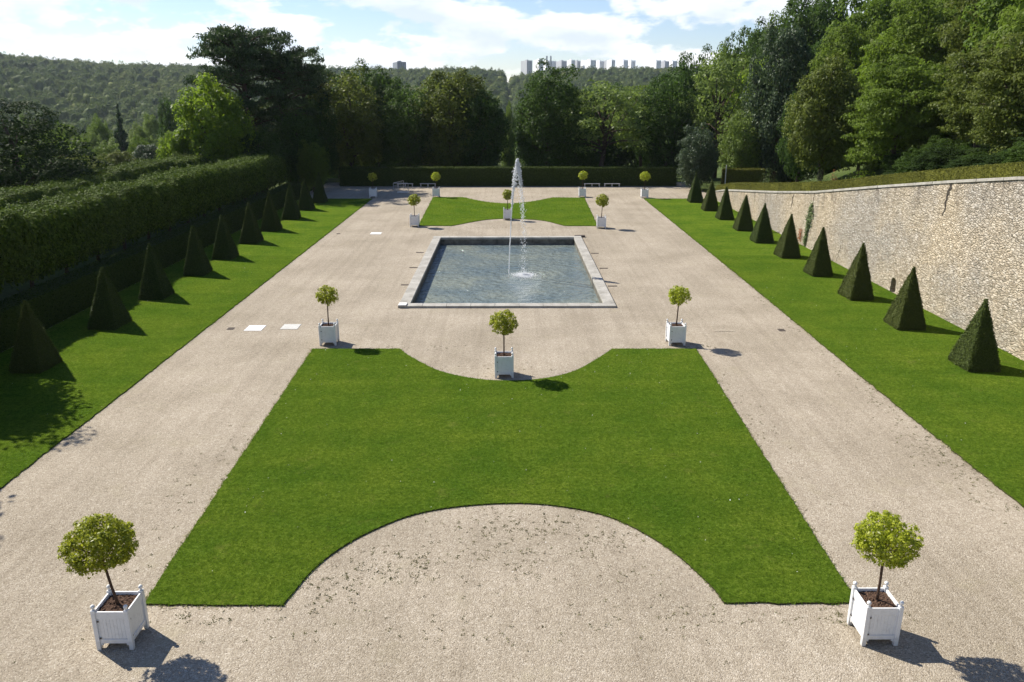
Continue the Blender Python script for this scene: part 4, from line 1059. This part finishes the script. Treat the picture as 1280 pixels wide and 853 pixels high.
S = [(985, 108, 22, 46, 'dense', 'leaf_silver', 'very tall grey green tree on the slope edge beside the pale clipped tree'),
     (955, 150, 36, 44, 'dense', 'leaf_dark', 'dark tree on the skyline of the slope above the yellow green tree'),
     (1005, 140, 2, 50, 'broad', 'leaf_dark', 'dark tree on the skyline of the slope where it leaves the picture'),
     (1043, 82, 68, 52, 'broad', 'leaf_olive', 'brownish olive tree standing just behind the wall hedge'),
     (1068, 100, 20, 55, 'dense', 'leaf_mid', 'round mid green tree above the brownish olive tree on the slope'),
     (1135, 74, 60, 60, 'layered', 'leaf_mid', 'broad layered green tree behind the wall hedge, near the dark open joint'),
     (1165, 90, -15, 62, 'layered', 'leaf_mid', 'tall layered fresh green tree higher on the slope'),
     (1100, 112, -25, 56, 'broad', 'leaf_mid', 'green tree high on the slope at the top edge of the picture'),
     (1245, 66, 40, 62, 'layered', 'leaf_olive', 'layered olive tree at the right edge behind the wall hedge'),
     (1262, 80, -60, 66, 'layered', 'leaf_olive', 'tall olive tree filling the top right corner'),
     (1205, 108, -70, 60, 'broad', 'leaf_mid', 'green tree rising above the picture top on the right slope'),
     (1085, 80, 120, 34, 'layered', 'leaf_mid', 'smaller green tree between the brownish olive and the broad layered tree'),
     (1010, 95, 100, 30, 'dense', 'leaf_dark', 'dark smaller tree between the grey green and the brownish olive tree')]
S += [(868, 150, 66, 40, 'dense', 'leaf_dark', 'dark tree at the lowest end of the wooded skyline, behind the airy pale green one'),
      (905, 152, 50, 42, 'broad', 'leaf_mid', 'mid green tree on the skyline right behind the tall pale green one'),
      (935, 156, 34, 42, 'dense', 'leaf_dark', 'dark tree on the skyline between the pale green and grey green ones'),
      (972, 165, 16, 44, 'broad', 'leaf_mid', 'mid green tree on the skyline above the very tall grey green one'),
      (1030, 150, -20, 50, 'broad', 'leaf_dark', 'dark tree closing the skyline at the top edge of the picture'),
      (1195, 72, 95, 40, 'layered', 'leaf_mid', 'smaller layered tree between the two broad trees behind the wall hedge'),
      (1295, 56, 30, 60, 'layered', 'leaf_olive', 'olive tree cut by the right picture edge just above the hedge'),
      (1215, 92, 10, 52, 'layered', 'leaf_mid', 'fresh green tree in the second rank near the right edge'),
      (1120, 92, 30, 46, 'layered', 'leaf_bright', 'yellow green tree standing above the broad layered one'),
      (1025, 118, 40, 40, 'dense', 'leaf_dark', 'dark tree behind the very tall grey green one on the slope'),
      (1160, 124, -60, 60, 'broad', 'leaf_dark', 'dark tree above the tall layered green one at the picture top')]
for a in S: tree_px(*a, GS)
urg = random.Random(3)
for px in list(range(965, 1130, 13))+list(range(1130, 1340, 9)):
    D = float(np.interp(px, [965, 1043, 1100, 1135, 1245, 1330], [112, 94, 84, 68, 55, 48]))+urg.uniform(-2, 5)
    x, y, _ = atY(px+urg.uniform(-5, 5), 200, D); z = height(x, y)
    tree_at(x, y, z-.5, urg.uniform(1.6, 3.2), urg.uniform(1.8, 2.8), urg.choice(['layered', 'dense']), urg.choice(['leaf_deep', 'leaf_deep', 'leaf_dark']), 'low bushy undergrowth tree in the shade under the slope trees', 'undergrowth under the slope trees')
srg = random.Random(9); cnt = 0; tries = 0
while cnt < 62 and tries < 6000:
    tries += 1; y = srg.uniform(45, 235); x = srg.uniform(33, .68*y+14)
    z = height(x, y); px = proj((x, y, z+12))
    if not (840 < px[0] < 1420) or x < 34+.30*max(0, y-92): continue
    r = srg.uniform(4.2, 6.4)
    if any((x-a)**2+(y-b_)**2 < (.62*(r+c))**2 for a, b_, c in TREES): continue
    h = srg.uniform(13, 19)
    top = proj((x, y, z+h))
    lim = np.interp(top[0], [840, 880, 920, 960, 1000, 1040], [88, 72, 50, 34, 10, -500])
    if top[1] < lim: continue
    tree_at(x, y, z, h, r, srg.choice(['broad', 'dense', 'layered', 'dense']), srg.choice(['leaf_mid', 'leaf_dark', 'leaf_dark', 'leaf_olive', 'leaf_mid']), 'leafy tree deep in the dense wood that climbs the slope, behind its front trees', 'trees deep in the wood on the slope'); cnt += 1
# left side
tree_px(298, 104, 37, 66, 'pine', 'needle', 'tall dark pine with a flat spreading top left of centre', GL, name='pine_tree')
tree_px(350, 108, 60, 56, 'pine', 'needle', 'second dark pine leaning into the taller flat topped one on its right', GL, name='pine_tree')
tree_px(376, 116, 82, 42, 'pine', 'needle', 'lower dark pine on the right of the pair of pines', GL, name='pine_tree')
tree_px(258, 97, 92, 52, 'broad', 'leaf_bright', 'bright fresh green tree in front of the tall pine', GL)
tree_px(216, 95, 163, 22, 'broad', 'leaf_bright', 'low bright green tree at the left foot of the fresh green tree', GL)
tree_px(335, 120, 120, 40, 'dense', 'leaf_olive', 'olive tree seen between the pine stems', GL)
tree_px(320, 99, 150, 40, 'dense', 'leaf_dark', 'dark bushy tree at the foot of the tall pine', GL)
tree_px(368, 104, 130, 36, 'dense', 'leaf_dark', 'dark bushy tree at the foot of the lower pines', GL)
tree_px(392, 111, 120, 30, 'dense', 'leaf_dark', 'dark tree over the shaded gravel at the left end of the back hedge', GL)
tree_px(388, 101, 178, 22, 'dense', 'leaf_mid', 'small green bush tree beyond the end of the left low hedge', GL)
tree_px(-5, 72, 112, 122, 'huge', 'leaf_deep', 'huge dark spreading tree at the left edge of the picture', GL, sink=3)
tree_px(145, 210, 124, 21, 'cone', 'needle', 'dark pointed conifer in the valley on the left', GL, name='conifer_tree')
tree_px(207, 205, 117, 17, 'column', 'leaf_dark', 'dark narrow poplar in the valley on the left', GL, name='poplar_tree')
tree_px(222, 215, 122, 14, 'column', 'leaf_dark', 'second narrow poplar right beside the dark one in the valley', GL, name='poplar_tree')
for i, (px, D, yt, hw, mt) in enumerate([(85, 96, 186, 30, 'leaf_olive'), (120, 100, 196, 26, 'leaf_olive'), (150, 104, 186, 24, 'leaf_olive'), (182, 108, 178, 24, 'leaf_silver'), (200, 100, 190, 18, 'leaf_dark'), (62, 90, 200, 26, 'leaf_dark'),
        (95, 130, 172, 26, 'leaf_mid'), (130, 150, 170, 24, 'leaf_light'), (175, 150, 166, 22, 'leaf_mid'), (60, 140, 160, 26, 'leaf_mid'), (215, 140, 165, 20, 'leaf_mid'),
        (80, 190, 150, 22, 'leaf_mid'), (112, 200, 158, 18, 'leaf_light'), (172, 190, 150, 18, 'leaf_light'), (35, 190, 140, 22, 'leaf_mid'), (120, 240, 140, 18, 'leaf_mid'), (185, 245, 138, 16, 'leaf_light'), (60, 250, 132, 18, 'leaf_silver'), (232, 180, 140, 18, 'leaf_dark')]):
    near = i < 6
    lb = 'olive bushy tree just behind the second clipped row on the left' if near else 'rounded tree standing down in the valley left of the bright green tree'
    tree_px(px, D, yt, hw, 'dense', mt, lb, 'bushy trees behind the clipped rows' if near else 'rounded trees in the near valley')
# tall trees outside the left edge; their shade falls over the lawn corner
tree_at(-27.5, 33.5, 0, 11.6, 4.0, 'layered', 'leaf_dark', 'tall leafy tree beyond the left edge that shades the lawn corner, the farther one', GL)
tree_at(-26.6, 24.3, 0, 12.4, 4.6, 'layered', 'leaf_dark', 'tall leafy tree beyond the left edge that shades the lawn corner, the nearer one', GL)

# clipped rows of trees
def row_crown(seed):
    rg = np.random.default_rng(seed); x0, x1, y0, y1, z0, z1 = -1.85, 1.85, -1.96, 1.96, 2.05, 5.0
    q = box_quads(x0, x1, y0, y1, z0, z1)
    def bulge(v):
        v = v.copy(); q = [rg.uniform(0, 6) for _ in range(6)]
        wob = np.sin(v[:, 1]*1.9+q[0])*np.sin(v[:, 0]*1.7+q[1])+.7*np.sin(v[:, 1]*3.7+q[2]+v[:, 2]*2.1)*np.sin(v[:, 0]*3.1+q[3]+v[:, 2]*1.3)
        edge = np.clip((v[:, 2]-4.1)/.9, 0, 1)**2; v[:, 0] *= 1-.12*edge; v[:, 0] *= 1+.05*wob; v[:, 2] += .13*wob*(v[:, 2] > 4)
        skirt = np.clip((2.6-v[:, 2])/.9, 0, 1); v[:, 2] -= skirt*.25*wob; v[:, 0] *= 1-.16*skirt
        u = np.clip(np.abs(v[:, 1])/2.05, 0, 1.2); v[:, 2] += np.where(v[:, 2] > 3.4, -.16*u**2+.1, .25*u**2*(rg.uniform(.3, 1)))
        return v
    parts = [surf_leaves([q[0]], 330, .17, rg, .13, .5), surf_leaves(q[1:], 150, .18, rg, .16, .2), surf_leaves([q[3], q[4]], 120, .17, rg, .1, .2)]
    m = 1700; P = np.stack([rg.uniform(x0+.1, x1-.1, m), rg.uniform(y0, y1, m), rg.uniform(z0+.05, z1-.25, m)], 1); parts.append(leaf_quads(P, rg.normal(size=(m, 3)), .36, .75, rg))
    m = 420; P = np.stack([rg.uniform(x0, x1, m), rg.uniform(y0, y1, m), z0-np.abs(rg.normal(0, .16, m))], 1); parts.append(leaf_quads(P, rg.normal(size=(m, 3)), .2, .6, rg))
    m = 420; P = np.stack([rg.uniform(x0+.2, x1-.2, m), rg.uniform(y0, y1, m), z1+np.abs(rg.normal(0, .17, m))], 1); parts.append(leaf_quads(P, rg.normal(size=(m, 3)), .17, .5, rg))
    v, f = cat_mesh(parts); return np_mesh('crown', bulge(v), f)
rowc = [row_crown(i) for i in range(4)]
rowt = []
for i in range(3):
    b = MB(); rr = random.Random(i); b.tube([(0, 0, -.2), (.05, .03, 1), (-.03, 0, 2), (0, 0, 3.6)], [.16, .12, .11, .05], 8)
    for k in range(6):
        a = 2*PI*k/6; b.tube([(0, 0, 1.6+rr.uniform(0, .5)), (math.cos(a)*.8, math.sin(a)*.8, 2.4), (math.cos(a)*1.5, math.sin(a)*1.6, 3.2)], [.05, .035, .015], 5)
    rowt.append(b.mesh('trunk', smooth=True)); rowt[-1].materials.append(M['bark'])
for m_ in rowc: m_.materials.append(M['leaf_row'])
for rowname, X0, X1, ya, yb, zs in (('front', -28.1, -28.1, 10, 96, 1.0), ('back', -36.2, -36.2, 38, 106, .985)):
    y = ya; i = 0
    while y < yb:
        t = empty('clipped_tree', (X0+random.uniform(-.06, .06), y, height(X0, y)-.03), random.choice((0, PI)), (1, 1, (zs*float(np.interp(y, [40, 95], [1.09, .97])) if rowname == 'front' else zs)*random.uniform(.955, 1.045)))
        tag(t, 'clipped tree in the front box-cut row behind the low hedge on the left' if rowname == 'front' else 'clipped tree in the second box-cut row, farther left behind the front row', 'tree', 'front row of box clipped trees' if rowname == 'front' else 'second row of box clipped trees')
        c = bpy.data.objects.new('crown', random.choice(rowc)); link(c, t); k = bpy.data.objects.new('trunk', random.choice(rowt)); link(k, t)
        y += 4.0; i += 1

# low plants behind the wall hedge
sh = np.random.default_rng(31)
def shrub(px, D, ytop, hw, mat, label, n=1200, leaf=.16, name='shrub', cat='shrub'):
    x, y, zt = atY(px, ytop, D); z = height(x, y); h = max(.6, zt-z); r = hw/FPX*depth((x, y, zt)); t = empty(name, (x, y, z)); tag(t, label, cat)
    d = unit(sh.normal(size=(n, 3))); d[:, 2] = np.abs(d[:, 2]); P = d*np.array([r, r*.7, h])*sh.uniform(.45, 1, (n, 1))*(1+.25*np.sin(d[:, :1]*9+3*d[:, 1:2]))
    v, f = leaf_quads(P, d+sh.normal(0, .5, (n, 3))+np.array([0, 0, .3]), leaf*sh.uniform(.6, 1.3, n), .45, sh); mesh_obj('foliage', np_mesh('foliage', v, f), t, [M[mat]])
    b = MB()
    for k in range(5): a = 1.26*k; b.tube([(0, 0, -.2), (math.cos(a)*r*.3, math.sin(a)*r*.2, h*.4), (math.cos(a)*r*.6, math.sin(a)*r*.4, h*.8)], [.03, .02, .008], 5)
    b.build('stems', M['stem'], t)
shrub(1022, 74, 215, 20, 'ivy', 'grey green leafy plants just behind the wall hedge under the olive tree')
shrub(1044, 72, 211, 6, 'rust_leaf', 'small orange red flowering shrub under the brownish olive tree', 260, .13)
shrub(1078, 68, 213, 24, 'leaf_bright', 'fresh green low shrub lit behind the wall hedge')
shrub(963, 98, 206, 14, 'ivy', 'grey green shrub beside the short hedge block', 700)

# ------------------------------------------------------------------ far woods (one mass) and the town
fg = np.random.default_rng(77)
def quad_tri_mesh(name, qv, qf, tv_, tf_):
    V = np.concatenate([qv, tv_]).astype(np.float32); me = bpy.data.meshes.new(name); nq, nt_ = len(qf), len(tf_)
    idx = np.concatenate([np.asarray(qf).ravel(), (np.asarray(tf_)+len(qv)).ravel()]).astype(np.int32)
    me.vertices.add(len(V)); me.vertices.foreach_set('co', V.ravel()); me.loops.add(len(idx)); me.loops.foreach_set('vertex_index', idx); me.polygons.add(nq+nt_)
    me.polygons.foreach_set('loop_start', np.concatenate([np.arange(nq)*4, nq*4+np.arange(nt_)*3]).astype(np.int32)); me.update(calc_edges=True); me.validate(); return me
def far_crown(seed, leaf=.13, n=800):
    rg = np.random.default_rng(seed); env = ell(1, 1, .95, .8, .25, rg); parts, c = clumpy(rg, 30, env, .34, n/30, leaf, .25, .7, .75); bv, bf = ico(3); bv = env(unit(bv))*(.86+.10*np.sin(bv[:, :1]*7+seed)*np.sin(bv[:, 1:2]*8)+.06*np.sin(bv[:, 2:3]*11)); parts.append((bv, np.column_stack([bf, bf[:, 2]])))
    tri = parts.pop(); v, f = cat_mesh(parts); me = quad_tri_mesh('far_crown', v+np.array([0, 0, .75]), f, tri[0]+np.array([0, 0, .75]), bf); me.materials.append(M['far_leaf']); o = bpy.data.objects.new('far_crown', me); return o
fc = [far_crown(200+i) for i in range(4)]
pts = []; scl = []
r = 235.0
while r < 1600:
    sp = 7.6 if r < 600 else 9.6
    na = int(1.42*r/sp)
    for k in range(na):
        a = -.80+1.42*(k+fg.uniform(-.45, .45))/na; rr_ = r+fg.uniform(-.45, .45)*sp
        x, y = rr_*math.sin(a), rr_*math.cos(a)
        px = 635+x/y*FPX*cp
        if px > 1000 or px < -330: continue
        aw = 637-(rr_-900)*.004
        if abs(px-aw) < (5.5 if rr_ > 500 else 9): continue
        if rr_ < 330 and px > 330: continue
        pts.append((x, y, height(x, y)-1.0)); s = fg.uniform(3.2, 5.6)*(1 if r < 600 else 1.22); scl.append((s, s, s*fg.uniform(.7, 1.75)))
    r += sp*.92
pm = bpy.data.meshes.new('far_wood'); pm.vertices.add(len(pts)); pm.vertices.foreach_set('co', np.array(pts, np.float32).ravel())
a_ = pm.attributes.new('size', 'FLOAT_VECTOR', 'POINT'); a_.data.foreach_set('vector', np.array(scl, np.float32).ravel())
far = bpy.data.objects.new('far_wood', pm); link(far); tag(far, 'hazy green woods covering the far hillside and valley', 'woods', kind='stuff')
ng = bpy.data.node_groups.new('scatter_wood', 'GeometryNodeTree')
ng.interface.new_socket('Geometry', in_out='INPUT', socket_type='NodeSocketGeometry'); ng.interface.new_socket('Geometry', in_out='OUTPUT', socket_type='NodeSocketGeometry')
gi = ng.nodes.new('NodeGroupInput'); go = ng.nodes.new('NodeGroupOutput'); ip = ng.nodes.new('GeometryNodeInstanceOnPoints'); jn = ng.nodes.new('GeometryNodeJoinGeometry')
for o in fc:
    oi = ng.nodes.new('GeometryNodeObjectInfo'); oi.inputs['Object'].default_value = o; oi.inputs['As Instance'].default_value = True; ng.links.new(oi.outputs['Geometry'], jn.inputs[0])
na_ = ng.nodes.new('GeometryNodeInputNamedAttribute'); na_.data_type = 'FLOAT_VECTOR'; na_.inputs['Name'].default_value = 'size'
rv = ng.nodes.new('FunctionNodeRandomValue'); rv.data_type = 'FLOAT'; rv.inputs[2].default_value = 0; rv.inputs[3].default_value = 6.283
cxyz = ng.nodes.new('ShaderNodeCombineXYZ'); ng.links.new(rv.outputs[1], cxyz.inputs[2])
ip.inputs['Pick Instance'].default_value = True
ng.links.new(gi.outputs[0], ip.inputs['Points']); ng.links.new(jn.outputs[0], ip.inputs['Instance']); ng.links.new(na_.outputs[0], ip.inputs['Scale']); ng.links.new(cxyz.outputs[0], ip.inputs['Rotation']); ng.links.new(ip.outputs[0], go.inputs[0])
mdn = far.modifiers.new('scatter', 'NODES'); mdn.node_group = ng

def tower(px0, px1, ytop, ybot, D, mat, label, cols=6, rows=12, name='apartment_block', bands=True):
    x0, _, zt = atY(px0, ytop-(1.2 if D > 2000 else 0), D); x1 = atY(px1, ytop, D)[0]; zb = height((x0+x1)/2, D)-2; full = (x1-x0)*1.4; w = full*.5; dpt = full*1.8
    t = empty(name, ((x0+x1)/2, D, zb), R(random.uniform(13, 18))); tag(t, label, 'building', 'apartment blocks on the far skyline'); h = zt-zb
    b = MB(); b.box(-w/2, w/2, 0, dpt, 0, h); b.box(-w*.2, w*.15, dpt*.3, dpt*.6, h+.005, h+2.6); b.build('wall', mat, t)
    if bands:
        for c in range(cols):
            xx = -w/2+w*(c+.5)/cols; b = MB()
            b.box(xx-w/cols*.17, xx+w/cols*.17, -.25, -.05, h*.04, h*.96)
            b.build('window_strip', M['window_dark'], t)
    return t
T = [(657, 667, 77, 86, 'bldg_grey', 'low grey apartment block at the left end of the far skyline, left of the chimneys'), (672, 681, 76, 86, 'bldg_white', 'pale block just left of the twin chimneys'), (682, 698, 77.5, 86, 'bldg_white', 'long white block under the twin chimneys'),
     (700, 712, 77.5, 86, 'bldg_grey', 'grey block right of the twin chimneys'), (713, 720, 76.5, 86, 'bldg_white', 'slim white tower beside the grey block'), (720.5, 727, 77.5, 86, 'bldg_grey', 'slim grey tower in the middle of the far skyline'), (728, 736, 77.5, 86, 'bldg_white', 'white tower left of the pair in the middle of the skyline'), (736.5, 747, 76.5, 86, 'bldg_white', 'broad white tower in the middle of the skyline'),
     (748, 757, 77.5, 86, 'bldg_white', 'white tower with dark stripes, right of the broad one'), (757, 763, 78, 86, 'bldg_grey', 'slim grey tower right of the striped one'), (763.5, 770, 76.5, 86, 'bldg_white', 'slim white tower near the right group'), (778, 787, 76.5, 86, 'bldg_white', 'white tower, left of the isolated pair'), (787.5, 796, 77, 86, 'bldg_white', 'white tower, right of the isolated pair'),
     (819, 828, 77, 86, 'bldg_white', 'white tower near the slope, left of the grey one'), (830, 838, 78, 86, 'bldg_grey', 'grey tower half hidden near the wooded slope'), (839.5, 848, 77.5, 86, 'bldg_white', 'white tower at the edge of the wooded slope')]
for k, (a, b_, yt, yb, mt, lb) in enumerate(T): tower(a, b_, yt, yb, 2300+(k*37) % 120, M[mt], lb, cols=max(2, int((b_-a)/2.2)))
tower(494, 510, 77.5, 84, 1620, M['bldg_dark'], 'dark flat roofed building on the wooded skyline left of centre', cols=5, rows=5, name='office_building')
for px, lb in ((683.5, 'left one of the twin slim chimneys on the far skyline'), (688.5, 'right one of the twin slim chimneys on the far skyline')):
    x, y, zt = atY(px, 70, 2290); zb = height(x, y)-2; b = MB(); b.tube([(0, 0, 0), (0, 0, zt-zb)], [3.2, 2.2], 12); o = b.build('chimney_stack', M['bldg_grey'], None); o.location = (x, y, zb); tag(o, lb, 'chimney', 'twin chimneys on the far skyline')
# pale grass ride cut through the far woods
rb = MB(); prev = None
for rr_ in np.linspace(300, 1480, 60):
    px = 637-(rr_-900)*.004; tx = (px-635)/(FPX*cp); hw = rr_*(5.0 if rr_ > 500 else 8)/FPX
    xa, xb_ = tx*rr_-hw, tx*rr_+hw; y = rr_; cur = [(xa, y, height(xa, y)+.4), (xb_, y, height(xb_, y)+.4)]
    if prev: rb.add([prev[0], prev[1], cur[1], cur[0]], [(0, 1, 2, 3)])
    prev = cur
ro = rb.build('grass_path', M['avenue']); tag(ro, kind='structure')

# ------------------------------------------------------------------ air
hz = MB(); hz.box(-3060, 3060, -460, 3060, -60, 150)
hm, nt, ns, ln, bs, out = newmat('haze_air'); ns.remove(bs)
pv = ns.new('ShaderNodeVolumePrincipled'); pv.inputs['Color'].default_value = (.80, .88, 1.0, 1); pv.inputs['Density'].default_value = .00006; pv.inputs['Anisotropy'].default_value = .2
ln.new(pv.outputs[0], out.inputs['Volume'])
HAZE = True
if HAZE:
    ho = hz.build('haze', hm); tag(ho, 'thin bluish summer haze over the valley', 'haze', kind='stuff')

# ------------------------------------------------------------------ sky, sun, camera
w = bpy.data.worlds.new('World'); scene.world = w; w.use_nodes = True
wn, wl = w.node_tree.nodes, w.node_tree.links
bg = wn['Background']
sky = wn.new('ShaderNodeTexSky'); sky.sky_type = 'NISHITA'; sky.sun_disc = False; sky.sun_elevation = R(SUN_EL); sky.sun_rotation = math.atan2(SUN_H.x, SUN_H.y)
sky.air_density = 1.0; sky.dust_density = .15; sky.ozone_density = 1.0; sky.altitude = 100
tc = wn.new('ShaderNodeTexCoord'); sx = wn.new('ShaderNodeSeparateXYZ'); wl.new(tc.outputs['Generated'], sx.inputs[0])
cx_ = wn.new('ShaderNodeMapping'); cx_.inputs['Scale'].default_value = (10, 10, 25); cx_.inputs['Location'].default_value = (3.1, .4, .3); wl.new(tc.outputs['Generated'], cx_.inputs['Vector'])
cn = noise(wn, wl, cx_.outputs[0], 1.0, 9, .56)
cr = ramp(wn, [(.45, (0, 0, 0)), (.52, (.97, .97, .97))]); wl.new(cn.outputs['Fac'], cr.inputs[0])
mp = wn.new('ShaderNodeMapping'); mp.inputs['Location'].default_value = (.06, .05, .38); wl.new(cx_.outputs[0], mp.inputs['Vector'])
cn2 = noise(wn, wl, mp.outputs[0], 1.0, 7, .55)
shade = ramp(wn, [(.46, (10.8, 10.8, 10.8)), (.66, (7.4, 8.1, 9.2))]); wl.new(cn2.outputs['Fac'], shade.inputs[0])
skyc = mixc(wn, wl, sky.outputs[0], (.93, 1.0, 1.22), 1.0, 'MULTIPLY')
mixw = mixc(wn, wl, skyc, shade.outputs[0], math_(wn, wl, 'MULTIPLY', cr.outputs[0], math_(wn, wl, 'SUBTRACT', 1.0, math_(wn, wl, 'MULTIPLY', sx.outputs['Z'], 2.4), True)))
wl.new(mixw, bg.inputs['Color']); bg.inputs['Strength'].default_value = .073

sl = bpy.data.lights.new('sun', 'SUN'); sl.energy = 5.0; sl.angle = R(.53); sl.color = (1.0, .94, .84)
so = bpy.data.objects.new('sun', sl); link(so)
to_sun = Vector((SUN_H.x*math.cos(R(SUN_EL)), SUN_H.y*math.cos(R(SUN_EL)), math.sin(R(SUN_EL))))
so.rotation_euler = to_sun.to_track_quat('Z', 'Y').to_euler(); so.location = to_sun*60

cam = bpy.data.cameras.new('camera'); cam.sensor_fit = 'HORIZONTAL'; cam.sensor_width = 36; cam.lens = FPX/1280*36; cam.clip_end = 9000; cam.clip_start = .2
co = bpy.data.objects.new('camera', cam); link(co); co.location = (0, 0, CAM_H); co.rotation_euler = (PI/2-PITCH, 0, -YAW)
scene.camera = co
vs_ = scene.view_settings; vs_.view_transform = 'Standard'; vs_.look = 'None'; vs_.gamma = 1; vs_.exposure = .68
scene.cycles.max_bounces = 6; scene.cycles.diffuse_bounces = 2; scene.cycles.glossy_bounces = 2; scene.cycles.transmission_bounces = 3; scene.cycles.transparent_max_bounces = 4; scene.cycles.volume_bounces = 0
scene.cycles.use_denoising = True; scene.cycles.caustics_reflective = False; scene.cycles.caustics_refractive = False
scene.cycles.sample_clamp_indirect = 4
